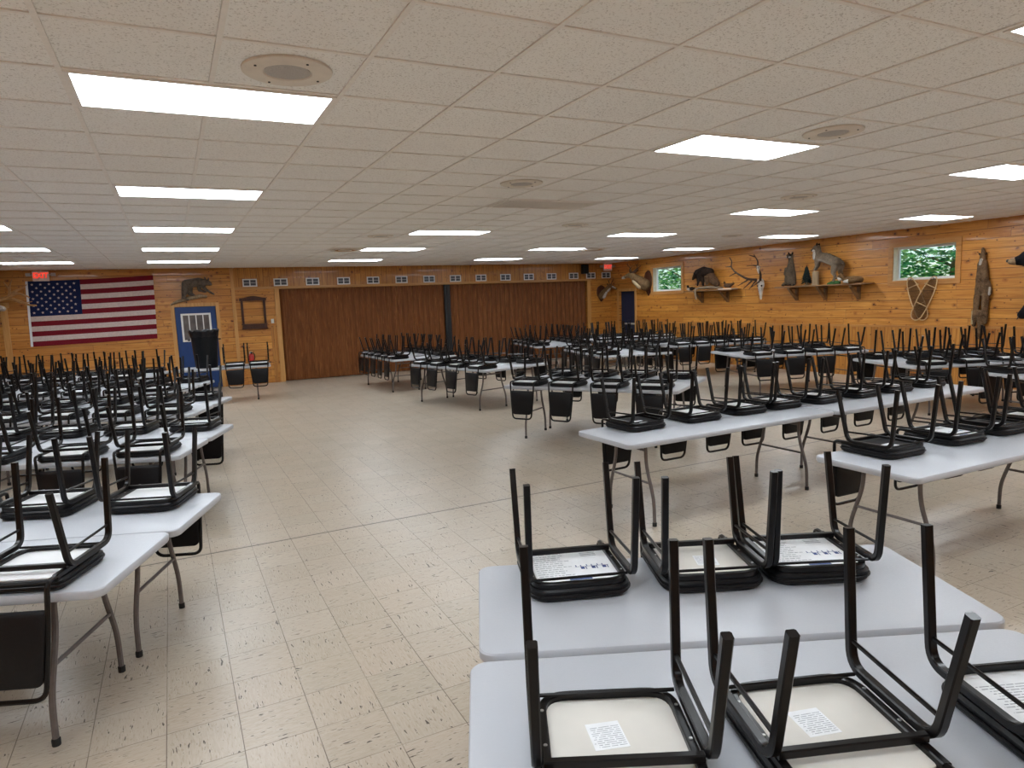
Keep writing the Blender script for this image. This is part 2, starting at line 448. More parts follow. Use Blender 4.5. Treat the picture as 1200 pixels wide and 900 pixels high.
for i in range(-9, 21):
    x = GX + PX * i
    if LEFT < x < RIGHT: box(bm, x - .012, x + .012, BACK, FAR, CEIL, CEIL + .007)
for j in range(-12, 26):
    y = GY + PY * j
    if BACK < y < FAR: box(bm, LEFT, RIGHT, y - .011, y + .011, CEIL + .0015, CEIL + .0075)
struct(mk('trim_1', bm, 'grid'))
bm = bmesh.new(); walled(bm, 0, FAR, FAR + .2, LEFT, RIGHT + .2, [(2.6, 12.25, 0, 2.48), (.12, 1.06, 0, 2.07)]); struct(mk('wall_far', bm, 'pine_x'))
W1 = (15.22, 16.50, 2.01, 2.72); W2 = (7.63, 8.86, 1.995, 2.665); D2 = (17.42, 18.28, 0, 2.07)
bm = bmesh.new(); walled(bm, 1, RIGHT, RIGHT + .2, BACK, FAR, [W1, W2, D2]); struct(mk('wall_right', bm, 'pine_y'))
bm = bmesh.new(); walled(bm, 1, LEFT - .2, LEFT, BACK, FAR, []); struct(mk('wall_left', bm, 'pine_y'))
bm = bmesh.new(); walled(bm, 0, BACK - .2, BACK, LEFT - .2, RIGHT + .2, []); struct(mk('wall_back', bm, 'pine_x'))
struct(mk('wall_leak_block', B(2.2, 12.7, FAR + .21, FAR + .3, 0, 2.9), 'pine_x'))  # unseen backing slab, added to stop world light leaking under the partition
bm = B(.0, 1.2, FAR + .21, FAR + .3, 0, 2.9); struct(mk('wall_passage', bm, 'pine_x')); struct(mk('wall_recess', B(RIGHT + .21, RIGHT + .3, 17.2, 18.5, 0, 2.4), 'pine_y'))
# upright boards over the partition and right of the notice frame
bm = B(1.52, 12.62, FAR - .016, FAR - .0005, 2.50, CEIL - .001); struct(mk('trim_2', bm, 'pine_v'))
bm = bmesh.new(); box(bm, 1.46, 1.54, FAR - .035, FAR - .0005, 0, CEIL - .002); struct(mk('trim_3', bm, 'trim'))
bm = bmesh.new(); box(bm, 1.54, 12.40, FAR - .03, FAR - .0005, 2.46, 2.52); struct(mk('trim_4', bm, 'trim_h'))
bm = bmesh.new(); box(bm, 2.50, 2.62, FAR - .028, FAR - .0005, 0, 2.46); struct(mk('trim_5', bm, 'trim'))
bm = bmesh.new(); box(bm, 12.23, 12.36, FAR - .028, FAR - .0005, 0, 2.46); struct(mk('trim_6', bm, 'trim'))
bm = bmesh.new(); box(bm, 2.35, 2.50, FAR - .014, FAR - .0005, 0, 1.5); struct(mk('trim_7', bm, 'pine_v'))
bm = bmesh.new(); box(bm, -3.36, -3.24, FAR - .03, FAR - .0005, 0, 2.18); box(bm, -4.6, -3.2, FAR - .03, FAR - .0005, 2.18, 2.30); struct(mk('trim_8', bm, 'trim'))
bm = bmesh.new(); box(bm, RIGHT - .02, RIGHT, BACK, 17.3, 1.06, 1.10); struct(mk('trim_9', bm, 'trim_y'))
bm = B(RIGHT - .012, RIGHT - .0005, BACK, 17.3, .0, 1.06); struct(mk('trim_10', bm, 'pine_vy'))
# door casings
def casing(bm, axis, c0, c1, a0, a1, z1, w=.085, z0=0.0, full=False):
    def bx(p0, p1, q0, q1):
        if axis == 0: box(bm, p0, p1, c0, c1, q0, q1)
        else: box(bm, c0, c1, p0, p1, q0, q1)
    bx(a0 - w, a0, z0 - (w if full else 0), z1 + w); bx(a1, a1 + w, z0 - (w if full else 0), z1 + w); bx(a0, a1, z1, z1 + w)
    if full: bx(a0, a1, z0 - w, z0)
bm = bmesh.new(); casing(bm, 0, FAR - .022, FAR - .0005, .12, 1.06, 2.07); struct(mk('trim_11', bm, 'trim'))
bm = bmesh.new(); casing(bm, 1, RIGHT - .022, RIGHT - .0005, D2[0], D2[1], D2[3]); struct(mk('trim_12', bm, 'trim'))
# door 1 with a lite
d1 = struct(mk('door_1', B(.125, 1.055, FAR + .02, FAR + .065, .01, 2.065), 'navy_door'))
bm = bmesh.new()
lx0, lx1, lz0, lz1 = .245, .93, 1.20, 1.90
for (a, b, c, d) in ((lx0, lx0 + .045, lz0, lz1), (lx1 - .045, lx1, lz0, lz1), (lx0 + .045, lx1 - .045, lz1 - .045, lz1), (lx0 + .045, lx1 - .045, lz0, lz0 + .045)): box(bm, a, b, FAR - .0, FAR + .02, c, d)
for k in (1, 2, 3):
    x = lx0 + .022 + (lx1 - lx0 - .044) * k / 4; box(bm, x - .012, x + .012, FAR + .002, FAR + .02, lz0 + .045, lz1 - .045)
mk('window_frame', bm, 'white_paint', d1)
mk('pane', B(lx0 + .04, lx1 - .04, FAR + .012, FAR + .0195, lz0 + .04, lz1 - .04), 'pane_grey', d1)
bm = bmesh.new(); lathe(bm, [(.0, 0), (.03, 0), (.032, .01), (.012, .02), (.012, .04), (.028, .055), (.02, .075), (.0, .078)], n=14)
mk('door_knob', bm, 'brass', d1, True, mat4=Matrix.Translation((.99, FAR + .02, .98)) @ Matrix.Rotation(PI / 2, 4, 'X'))
d2 = struct(mk('door_2', B(RIGHT + .10, RIGHT + .145, D2[0] + .005, D2[1] - .005, .01, 2.065), 'navy_door2'))
bm = bmesh.new(); box(bm, RIGHT + .06, RIGHT + .10, D2[0] + .12, D2[1] - .12, 1.0, 1.05, 0, .008); mk('push_bar', bm, 'grey', d2)
# windows
def window(n, W):
    y0, y1, z0, z1 = W
    bm = bmesh.new(); casing(bm, 1, RIGHT - .025, RIGHT - .0005, y0, y1, z1, .095, z0, True)
    w = struct(mk('window_%d' % n, bm, 'trim_y'))
    bm = bmesh.new()
    for a in ((y0, y0 + .012), (y1 - .012, y1)): box(bm, RIGHT, RIGHT + .16, a[0], a[1], z0, z1)
    for a in ((z0, z0 + .012), (z1 - .012, z1)): box(bm, RIGHT, RIGHT + .16, y0 + .012, y1 - .012, a[0], a[1])
    mk('window_reveal', bm, M_reveal, w)
    bm = bmesh.new(); s = .04; X0, X1 = RIGHT + .12, RIGHT + .16; a0, a1, b0, b1 = y0 + .012, y1 - .012, z0 + .012, z1 - .012
    box(bm, X0, X1, a0, a0 + s, b0, b1); box(bm, X0, X1, a1 - s, a1, b0, b1); box(bm, X0, X1, a0 + s, a1 - s, b0, b0 + s); box(bm, X0, X1, a0 + s, a1 - s, b1 - s, b1)
    mk('window_frame', bm, 'white_paint', w)
    mk('glass', B(RIGHT + .135, RIGHT + .14, a0 + s, a1 - s, b0 + s, b1 - s), 'glass', w)
M_reveal = wood_dark('pale_reveal', (.62, .55, .40), (.74, .66, .50), 1, 12)
window(1, W1); window(2, W2)

# folding partition
pt = empty('folding_partition', 'brown woodgrain accordion folding partition closing the wide opening in the far wall', 'partition', (0, FAR + .06, 0))
def pleats(x0, x1, n, name):
    bm = bmesh.new(); prev = None
    for i in range(2 * n + 1):
        x = x0 + (x1 - x0) * i / (2 * n); y = .0 if i % 2 else .045
        a = bm.verts.new((x, y, .02)); b = bm.verts.new((x, y, 2.45))
        if prev: bm.faces.new((prev[0], a, b, prev[1]))
        prev = (a, b)
    return mk(name, bm, 'partition', pt)
pleats(2.62, 7.27, 30, 'curtain'); pleats(7.45, 12.24, 31, 'curtain')
bm = bmesh.new(); box(bm, 7.27, 7.34, -.02, .06, .0, 2.45); box(bm, 7.345, 7.45, -.03, .05, .0, 2.45); mk('meeting_post', bm, 'black', pt)
mk('track', B(2.6, 12.25, .0, .06, 2.45, 2.475), 'trim_h', pt)

# outside: trees seen through the windows
for (y0, y1, lbl) in ((7.5, 12.8, 'leafy green tree outside the larger window on the right wall'), (15.4, 24.0, 'leafy green tree outside the smaller window by the far corner')):
    tr = empty('leafy_tree', lbl, 'tree', (17.5, (y0 + y1) / 2, -.1))
    bm = bmesh.new()
    for k in range(11000):
        p = Vector((random.uniform(-1.7, 1.6), random.uniform(y0, y1) - (y0 + y1) / 2, random.uniform(1.2, 4.2)))
        if noise.noise(p * 1.7) < -.42: continue
        s = random.uniform(.05, .11); q = Matrix.Rotation(random.uniform(0, 6.3), 3, 'Z') @ Matrix.Rotation(random.uniform(-1.2, 1.2), 3, 'X')
        bm.faces.new([bm.verts.new(p + q @ Vector(c)) for c in ((-s, 0, 0), (0, -s * .5, 0), (s, 0, 0), (0, s * .5, 0))])
    mk('foliage', bm, 'leaf', tr)
    bm = bmesh.new(); sweep(bm, [(0, 0, 0), (.05, .1, 1.2), (-.05, 0, 2.4), (.1, -.1, 3.8)], [.14, .11, .08, .03])
    for a in range(7): sweep(bm, [(0, 0, 1.2 + a * .3), (math.cos(a * 2) * .5, math.sin(a * 2) * 1.0, 1.7 + a * .3), (math.cos(a * 2) * 1.0, math.sin(a * 2) * 1.9, 2.0 + a * .3)], [.04, .025, .01])
    mk('trunk', bm, 'bark', tr, True)
struct(mk('ground', B(13.4, 60, -20, 60, -.3, -.1), 'moss'))

# ------------------------------------------------------------------ ceiling fittings
ORD = ['nearest', 'second', 'third', 'fourth', 'fifth', 'sixth', 'seventh']
def light_at(ci, rj, label):
    x = GX + PX * ci; y = GY + PY * (rj)
    t = empty('ceiling_light', label, 'light', (x, y, CEIL), 0, 'recessed fluorescent ceiling lights')
    hx, hy = PX - .014, PY / 2 - .013
    bm = bmesh.new(); w = .022
    for a in ((-hx, hx, -hy, -hy + w), (-hx, hx, hy - w, hy), (-hx, -hx + w, -hy + w, hy - w), (hx - w, hx, -hy + w, hy - w)): box(bm, *a, -.006, .006)
    mk('frame', bm, 'grid', t)
    mk('diffuser', B(-hx + w, hx - w, -hy + w, hy - w, -.003, .003), 'light', t)
cols = {-4: 'row running over the striped flag', 0: 'row running toward the blue door', 6: 'row left of the wide ceiling grille', 12: 'row right of the wide ceiling grille', 18: 'row along the right wall'}
for ci, cd in cols.items():
    rows = [-8.5, -3.5, 1.5, 6.5, 11.5, 16.5, 21.5]
    if ci == 6: rows = [-8.5, -2.6, 1.5, 11.5, 16.5, 21.5]
    if ci == 0: rows = [-8.5, -3.5, 1.5, 6.5, 11.5, 16.5, 21.5]
    for q, r in enumerate(rows[::-1]):
        w = ['farthest', 'second farthest', 'third farthest', 'fourth farthest', 'fifth farthest', 'sixth farthest', 'seventh farthest'][q]
        light_at(ci, r, 'recessed rectangular ceiling light, %s in the %s' % (w, cd))
def speaker_at(i, j, label):
    t = empty('ceiling_speaker', label, 'speaker', (GX + PX * i, GY + PY * j, CEIL), 0, 'round ceiling speakers')
    bm = bmesh.new(); lathe(bm, [(.105, .0), (.112, -.008), (.19, -.010), (.205, -.004), (.207, .006), (.10, .006)], n=32)
    for a in range(4): lathe(bm, [(.0, -.014), (.006, -.013), (.006, -.008), (0, -.008)], (.165 * math.cos(a * PI / 2 + .4), .165 * math.sin(a * PI / 2 + .4), 0), 8, 1)
    mk('trim_ring', bm, ['spk_ring', 'black'], t, True)
    bm = bmesh.new(); lathe(bm, [(.0, -.010), (.06, -.009), (.104, -.004), (.104, .003), (0, .003)], n=28); mk('grille', bm, 'greyd', t, True)
for i, j, l in ((.5, .5, 'round ceiling speaker beside the largest nearest light'), (6.5, .5, 'round ceiling speaker above right, just behind a large light'), (4.5, 4.5, 'round ceiling speaker just before the wide ceiling grille'),
                (10.5, 4.5, 'round ceiling speaker above the antler skull side, mid ceiling'), (15.5, 11.5, 'small far round ceiling speaker near the right wall'), (8.5, 9.5, 'round ceiling speaker beyond the wide ceiling grille'), (4.5, 12.5, 'round ceiling speaker far off before the round air diffuser')):
    speaker_at(i, j, l)
def diffuser_at(i, j, label):
    t = empty('ceiling_diffuser', label, 'air vent', (GX + PX * i, GY + PY * j, CEIL), 0)
    mk('plate', B(-.30, .30, -.29, .29, -.004, .004), 'spk_ring', t)
    for q, r in enumerate((.26, .19, .12)):
        bm = bmesh.new(); lathe(bm, [(r, -.006), (r + .012, -.03 + q * .004), (r - .025, -.022), (r - .03, -.006)], n=32); mk('vane_ring', bm, 'trim_h' if q == 1 else 'spk_ring', t, True)
diffuser_at(4.5, 16.5, 'round tan air diffuser left, before the partition'); diffuser_at(13.5, 16.5, 'round tan air diffuser near the right exit sign')
t = empty('return_grille', 'wide grey air return grille in the middle of the ceiling', 'air vent', (GX + PX * 6, GY + PY * 6.5, CEIL), 0)
bm = bmesh.new(); hx, hy = PX - .014, PY / 2 - .013
for a in ((-hx, hx, -hy, -hy + .03), (-hx, hx, hy - .03, hy), (-hx, -hx + .03, -hy + .03, hy - .03), (hx - .03, hx, -hy + .03, hy - .03)): box(bm, *a, -.008, .004)
mk('frame', bm, 'grid', t)
bm = bmesh.new(); box(bm, -hx + .03, hx - .03, -hy + .03, hy - .03, .0, .004, 1)
for k in range(34):
    x = -hx + .04 + (2 * hx - .08) * k / 33; box(bm, x - .004, x + .004, -hy + .03, hy - .03, -.006, .0)
mk('louvres', bm, ['grid', 'greyd'], t)

# ------------------------------------------------------------------ wall things on the far wall
vx = [1.92, 2.68, 3.50, 4.33, 5.15, 5.97, 6.80, 7.62, 8.45, 9.27, 10.08, 10.90, 11.72, 12.38, 12.98]
vl = ['leftmost small white wall vent, above the dark wooden frame'] + ['small white wall vent above the partition, %s from its left end' % w for w in ('first', 'second', 'third', 'fourth', 'fifth', 'sixth', 'seventh', 'eighth', 'ninth', 'tenth', 'eleventh', 'twelfth')] + ['small white wall vent beside the black wall speaker', 'small white wall vent below the right exit sign']
vl = vl[:15]
for x, l in zip(vx, vl):
    if x == 12.38: l = 'small white wall vent right of the black wall speaker'
    t = empty('wall_vent', l, 'air vent', (x, FAR - .017, 2.625), 0, 'white wall vents above the partition')
    bm = bmesh.new(); X, Z = .175, .098
    for a in ((-X, X, Z - .028, Z), (-X, X, -Z, -Z + .028), (-X, -X + .028, -Z + .028, Z - .028), (X - .028, X, -Z + .028, Z - .028), (-.013, .013, -Z + .028, Z - .028)): box(bm, a[0], a[1], -.014, 0, a[2], a[3])
    for k in (-1, 1): box(bm, *( (-X + .028, -.013) if k < 0 else (.013, X - .028)), -.010, -.004, -.004, .004)
    mk('frame', bm, 'white_paint', t)
    bm = bmesh.new(); box(bm, -X + .027, X - .027, -.004, -.001, -Z + .027, Z - .027)
    for k in range(5): z = -.055 + k * .0275; box(bm, -X + .03, X - .03, -.008, -.004, z - .003, z + .003)
    mk('louvres', bm, 'vent_dark', t)
def exit_sign(x, y, z, label):
    t = empty('exit_sign', label, 'sign', (x, y, z), 0)
    bm = bmesh.new(); box(bm, -.155, .155, -.03, .03, -.11, .11, 0, .008); mk('housing', bm, 'exit_face', t)
    text_mesh('lettering', 'EXIT', .165, 'exit_red', t, Matrix.Translation((0, -.034, .01)) @ Matrix.Rotation(PI / 2, 4, 'X'), .003, .85, .006)
    for s in (-1, 1):
        bm = bmesh.new(); sweep(bm, [(s * .155, 0, .03), (s * .19, 0, .03)], .012); box(bm, s * .235 - .045, s * .235 + .045, -.045, .04, -.0, .07, 0, .01)
        mk('lamp_head', bm, 'grey', t)
    bm = bmesh.new(); sweep(bm, [(0, 0, .11), (0, 0, CEIL - z - .001)], .02); mk('mount', bm, 'grey', t)
exit_sign(-2.50, 18.45, 2.862, 'lit red exit sign hanging over the corner of the flag')
exit_sign(12.88, 18.45, 2.868, 'lit red exit sign in the far right corner above the deer head')
def wall_speaker(x, z, l, s=1.0):
    t = empty('wall_speaker', l, 'speaker', (x, FAR - .017, z), 0)
    bm = bmesh.new(); box(bm, -.10 * s, .10 * s, -.22, -.06, -.15 * s, .15 * s, 0, .01); mk('cabinet', bm, 'black', t)
    bm = bmesh.new(); box(bm, -.085 * s, .085 * s, -.228, -.2205, -.135 * s, .135 * s); mk('grille', bm, 'bin', t)
    bm = bmesh.new(); sweep(bm, [(0, -.06, 0), (0, -.002, 0)], .02); box(bm, -.04, .04, -.006, 0, -.05, .05); mk('bracket', bm, 'black', t)
wall_speaker(12.07, 2.83, 'black loudspeaker on the far wall beside the right exit sign')
wall_speaker(-3.42, 2.80, 'black loudspeaker at the left edge above the antlered head', 1.15)

# flag
def flag():
    t = empty('american_flag', 'large striped flag with white stars, hung flat on the far wall', 'flag', (0, FAR, 0), 0)
    bm = bmesh.new(); TL, TR, BR, BL = (-2.80, 2.765), (-.27, 2.86), (-.31, 1.325), (-2.845, 1.285)
    nx, ny = 60, 52
    def P(u, v, d=0.0):
        a = Vector(TL).lerp(Vector(TR), u); b = Vector(BL).lerp(Vector(BR), u); p = a.lerp(b, v)
        y = -.016 - .006 * math.sin(u * 21 + v * 4) - .005 * math.sin(v * 13 + u * 5) - d
        return (p.x, y, p.y - .018 * math.sin(u * PI) * (1 - v))
    g = [[bm.verts.new(P(i / nx, j / ny)) for i in range(nx + 1)] for j in range(ny + 1)]
    for j in range(ny):
        for i in range(nx):
            f = bm.faces.new((g[j][i], g[j + 1][i], g[j + 1][i + 1], g[j][i + 1]))
            st = int(j / 4); m = 0 if st % 2 == 0 else 1
            if i < nx * .385 and st < 7: m = 2
            f.material_index = m
    mk('cloth', bm, ['flag_red', 'flag_white', 'flag_blue'], t, True)
    bm = bmesh.new()
    for r in range(9):
        for c in range(6 if r % 2 == 0 else 5):
            u = .385 * ((c * 2 + 1 + (r % 2)) / 12.0); v = (7 / 13.0) * (r + 1) / 10.0
            cx, cy, cz = P(u, v, .006); R = .032
            vs = [bm.verts.new((cx + (R if k % 2 == 0 else R * .42) * math.sin(k * PI / 5), cy, cz + (R if k % 2 == 0 else R * .42) * math.cos(k * PI / 5))) for k in range(10)]
            ctr = bm.verts.new((cx, cy - .001, cz))
            for k in range(10): bm.faces.new((ctr, vs[(k + 1) % 10], vs[k]))
    mk('stars', bm, 'flag_white', t)
    bm = bmesh.new()
    for k in range(26):
        a, b = P(0, k / 26), P(0, (k + 1) / 26)
        bm.faces.new([bm.verts.new(q) for q in ((a[0] - .04, a[1] - .002, a[2]), (b[0] - .04, b[1] - .002, b[2]), (b[0] + .006, b[1] - .002, b[2]), (a[0] + .006, a[1] - .002, a[2]))])
    for v in (.012, .988): c = P(0, v); box(bm, c[0] - .028, c[0] + .006, c[1] - .008, c[1] - .003, c[2] - .016, c[2] + .016, 0, .002)
    mk('header_band', bm, 'board', t)
flag()

# empty dark frame on wall
t = empty('wall_cabinet_frame', 'empty dark wooden frame with an arched crest and a box ledge, right of the blue door', 'frame', (1.955, FAR - .0005, 0), 0)
bm = bmesh.new()
box(bm, -.30, -.245, -.05, 0, 1.56, 2.20, 0, .004); box(bm, .245, .30, -.05, 0, 1.56, 2.20, 0, .004); mk('side_rail', bm, 'frame_wood', t)
bm = bmesh.new(); n = 16; top = []; bot = []
for k in range(n + 1):
    x = -.325 + .65 * k / n; u = abs(x) / .325
    top.append((x, 2.235 + .05 * (.5 + .5 * math.cos(u * PI)) )); bot.append((x, 2.165))
for y in (-.055,):
    A = [bm.verts.new((x, y, z)) for x, z in top + bot[::-1]]; Bv = [bm.verts.new((x, -.001, z)) for x, z in top + bot[::-1]]
    bm.faces.new(A); bm.faces.new(Bv[::-1])
    for k in range(len(A)): bm.faces.new((A[k], Bv[k], Bv[(k + 1) % len(A)], A[(k + 1) % len(A)]))
mk('crest', bm, 'frame_wood', t)
bm = bmesh.new(); box(bm, -.32, .32, -.10, 0, 1.555, 1.575, 0, .003); box(bm, -.30, .30, -.085, 0, 1.46, 1.555, 0, .003); box(bm, -.32, .32, -.10, 0, 1.44, 1.46, 0, .003); mk('ledge_box', bm, 'frame_wood', t)
# extinguisher
t = empty('fire_extinguisher', 'red fire extinguisher low on the wall beside the partition', 'extinguisher', (1.80, FAR - .0835, .52), 0)
bm = bmesh.new(); lathe(bm, [(0, 0), (.06, 0), (.065, .02), (.065, .22), (.045, .27), (.02, .29), (.0, .29)], n=18); mk('cylinder', bm, 'red_can', t, True)
bm = bmesh.new(); box(bm, -.015, .015, -.05, .03, .288, .32); box(bm, -.01, .01, -.09, .0, .32, .335); sweep(bm, fillet([(0, -.03, .31), (.07, -.04, .30), (.085, -.02, .2), (.07, -.0, .12)], .04), .01); mk('handle', bm, 'black', t, True)
bm = bmesh.new(); box(bm, -.03, .03, .066, .083, .12, .34); mk('bracket', bm, 'grey', t)
t = empty('wall_switch', 'small white switch plate by the dark wooden frame', 'switch', (2.40, FAR - .0145, 1.62), 0)
mk('plate', B(-.035, .035, -.006, 0, -.057, .057), 'white_paint', t); mk('toggle', B(-.006, .006, -.018, -.006, -.012, .012), 'white_paint', t)

# ------------------------------------------------------------------ mounted animals
def eyes(parent, pts, r=.012):
    for p in pts:
        bm = bmesh.new(); bmesh.ops.create_uvsphere(bm, u_segments=10, v_segments=8, radius=r, matrix=Matrix.Translation(p)); mk('eye', bm, 'eye', parent, True)
def beam(name, parent, mat, chains):
    bm = bmesh.new()
    for pts, r0, r1 in chains:
        P = fillet(pts, .08, 4) if len(pts) > 2 else [Vector(p) for p in pts]
        n = len(P); sweep(bm, P, [r0 + (r1 - r0) * (i / (n - 1)) ** .8 for i in range(n)], 8)
    return mk(name, bm, mat, parent, True)
def ear(parent, mat, p, q, w, name='ear'):
    p, q = Vector(p), Vector(q); bm = bmesh.new(); d = q - p
    side = d.cross(Vector((1, 0, 0))).normalized() if abs(d.normalized().x) < .8 else d.cross(Vector((0, 1, 0))).normalized()
    sweep(bm, [p, p.lerp(q, .4), p.lerp(q, .8), q], [w * .6, w, w * .55, .003], 8)
    return mk(name, bm, mat, parent, True)

# bobcat over blue door (on far wall)
t = empty('mounted_bobcat', 'grey brown bobcat mount climbing sideways on the wall above the blue door', 'animal mount', (.58, FAR - .02, 2.45), 0)
y = -.14
S = lambda x, z, yy=y: (x - .58, yy, z - 2.45)
bobcat = blob('body', [(S(.44, 2.62), .115, S(.72, 2.67), .105), (S(.72, 2.67), .105, S(.86, 2.65), .085), (S(.88, 2.66, -.16), .075, S(.95, 2.63, -.17), .062), (S(.95, 2.62, -.18), .05, S(.985, 2.60, -.2), .034),
              (S(.42, 2.58), .10, S(.38, 2.42), .075), (S(.38, 2.42), .07, S(.34, 2.30), .042), (S(.34, 2.30), .038, S(.44, 2.24), .03),
              (S(.50, 2.55, -.06), .09, S(.50, 2.40, -.06), .06), (S(.50, 2.40, -.05), .05, S(.60, 2.33, -.05), .032),
              (S(.78, 2.60), .065, S(.84, 2.50), .042), (S(.84, 2.50), .038, S(.97, 2.40), .028), (S(.97, 2.40), .028, S(1.04, 2.36), .024),
              (S(.72, 2.58, -.06), .06, S(.72, 2.47, -.06), .04), (S(.72, 2.47, -.06), .036, S(.86, 2.42, -.06), .026)], 'fur_lynx2', t, .014)
ear(t, 'fur_lynx2', S(.88, 2.72), S(.86, 2.79), .022); ear(t, 'fur_lynx2', S(.94, 2.70), S(.95, 2.77), .022)
eyes(t, [S(.955, 2.64, -.235), S(.99, 2.635, -.21)], .01)
bm = bmesh.new(); sweep(bm, [S(.05, 2.13, -.05), S(.2, 2.2, -.06), S(.45, 2.27, -.06), S(.72, 2.32, -.06), S(.88, 2.31, -.05)], [.022, .035, .045, .05, .03], 10); mk('branch', bm, 'bark', t, True)

# antlered head at left edge
t = empty('caribou_head', 'antlered caribou head with a pale muzzle at the far left above the door casing', 'animal mount', (-3.55, FAR - .02, 2.2), 0)
flat(blob('head', [((-.02, -.10, -.05), .17, (.0, -.30, .02), .13), ((.02, -.30, .03), .12, (.12, -.42, .02), .10), ((.12, -.42, .02), .095, (.30, -.52, -.03), .062)], 'fur_tan', t, .02), 1, -.001)
blob('muzzle', [((.27, -.505, -.02), .066, (.34, -.54, -.04), .058)], 'fur_white', t, .016)
ear(t, 'fur_tan', (-.02, -.40, .12), (-.12, -.42, .22), .04); ear(t, 'fur_tan', (.1, -.32, .12), (.22, -.28, .22), .04)
eyes(t, [(.17, -.535, .06), (.21, -.42, .07)], .014)
beam('antler', t, 'antler_tan', [([(.06, -.36, .12), (.40, -.30, .20), (.62, -.34, .12), (.80, -.40, .02), (.93, -.40, .01)], .045, .018), ([(.36, -.31, .19), (.60, -.36, .30), (.78, -.4, .22), (.82, -.4, .18)], .036, .010),
     ([(.40, -.30, .20), (.58, -.30, .36), (.70, -.3, .40), (.78, -.32, .48)], .036, .010), ([(.50, -.32, .18), (.64, -.4, .06), (.86, -.42, .10)], .028, .009), ([(.44, -.30, .26), (.46, -.28, .46), (.52, -.3, .60)], .03, .009), ([(.44, -.3, .40), (.36, -.3, .55)], .022, .008)])
beam('antler', t, 'antler_tan', [([(-.04, -.36, .12), (-.30, -.30, .22), (-.5, -.3, .5)], .045, .014), ([(-.3, -.3, .22), (-.5, -.36, .2)], .02, .008)])
bm = bmesh.new(); loft(bm, [[(.19 * math.sin(a), -.002 - d, .24 * math.cos(a) - .03 * abs(math.sin(a)) ) for a in [2 * PI * k / 20 for k in range(20)]] for d in (0, .03)]); mk('plaque', bm, 'plaque', t)

def plaque(parent, mtx, w=.16, h=.26):
    bm = bmesh.new(); pts = [(0, -h), (w * .55, -h * .62), (w, -h * .1), (w, h * .45), (w * .7, h * .8), (0, h), (-w * .7, h * .8), (-w, h * .45), (-w, -h * .1), (-w * .55, -h * .62)]
    P = [p for p in fillet([(a, 0, b) for a, b in pts], .03, 2, True)]
    loft(bm, [[(p.x, 0, p.z) for p in P], [(p.x, -.022, p.z) for p in P], [(p.x * .93, -.03, p.z * .94) for p in P]])
    return mk('plaque', bm, 'plaque', parent, mat4=mtx)
# deer in far right corner (on far wall)
t = empty('deer_head', 'pale striped deer head on a dark plaque in the far right corner', 'animal mount', (12.84, FAR - .0005, 2.05), 0)
plaque(t, Matrix.Translation((-.06, 0, -.02)), .17, .28)
flat(blob('head', [((-.08, -.06, -.10), .12, (.0, -.14, .04), .10), ((.0, -.14, .04), .095, (.10, -.22, .17), .075), ((.10, -.22, .17), .075, (.17, -.27, .19), .062), ((.17, -.28, .19), .058, (.29, -.34, .12), .036)], 'fur_tan', t, .016), 1, -.03)
blob('neck_patch', [((-.05, -.13, -.12), .075, (.0, -.19, .0), .06)], 'fur_white', t, .014); blob('throat_patch', [((.05, -.235, .06), .045, (.10, -.275, .12), .035)], 'fur_white', t, .012)
blob('face_blaze', [((.17, -.325, .19), .03, (.26, -.36, .14), .022)], 'fur_white', t, .01)
bm = bmesh.new(); bmesh.ops.create_uvsphere(bm, u_segments=10, v_segments=8, radius=.02, matrix=Matrix.Translation((.315, -.36, .115))); mk('nose', bm, 'nose', t, True)
ear(t, 'fur_tan', (.08, -.24, .23), (.0, -.26, .30), .03); ear(t, 'fur_tan', (.17, -.22, .24), (.24, -.18, .30), .03); eyes(t, [(.19, -.335, .225), (.225, -.25, .22)], .012)
beam('antler', t, 'antler', [([(.12, -.25, .25), (.08, -.24, .38), (.16, -.30, .48)], .014, .005), ([(.09, -.24, .36), (.02, -.26, .44)], .01, .004)]); beam('antler', t, 'antler', [([(.17, -.23, .25), (.25, -.20, .36), (.26, -.28, .47)], .014, .005), ([(.235, -.21, .34), (.31, -.22, .42)], .01, .004)])
# deer on right wall, facing far corner
t = empty('deer_head', 'tan deer head with small dark antlers on a plaque, between the navy door and window', 'animal mount', (RIGHT - .0005, 16.86, 2.28), 0)
plaque(t, Matrix.Rotation(-PI / 2, 4, 'Z') @ Matrix.Translation((.14, 0, .0)), .20, .40)
flat(blob('head', [((-.10, -.10, -.05), .19, (-.22, .06, .10), .145), ((-.22, .06, .10), .14, (-.36, .20, .24), .10), ((-.36, .20, .25), .098, (-.40, .30, .27), .08), ((-.40, .30, .27), .072, (-.46, .50, .21), .045)], 'fur_tan', t, .02), 0, -.03)
blob('throat_patch', [((-.24, -.02, -.10), .09, (-.33, .14, .08), .075)], 'fur_pale', t, .016); blob('muzzle', [((-.455, .47, .215), .05, (-.47, .535, .20), .043)], 'fur_white', t, .012)
bm = bmesh.new(); bmesh.ops.create_uvsphere(bm, u_segments=10, v_segments=8, radius=.024, matrix=Matrix.Translation((-.48, .575, .21))); mk('nose', bm, 'nose', t, True)
ear(t, 'fur_brown', (-.40, .20, .34), (-.52, .12, .45), .045); ear(t, 'fur_brown', (-.30, .22, .34), (-.16, .12, .44), .045); eyes(t, [(-.485, .33, .30), (-.37, .37, .32)], .014)
beam('antler', t, 'antler', [([(-.40, .24, .34), (-.50, .10, .48), (-.52, .28, .62)], .02, .008), ([(-.49, .12, .46), (-.50, -.0, .54)], .014, .006), ([(-.51, .2, .55), (-.56, .16, .64)], .012, .005)])
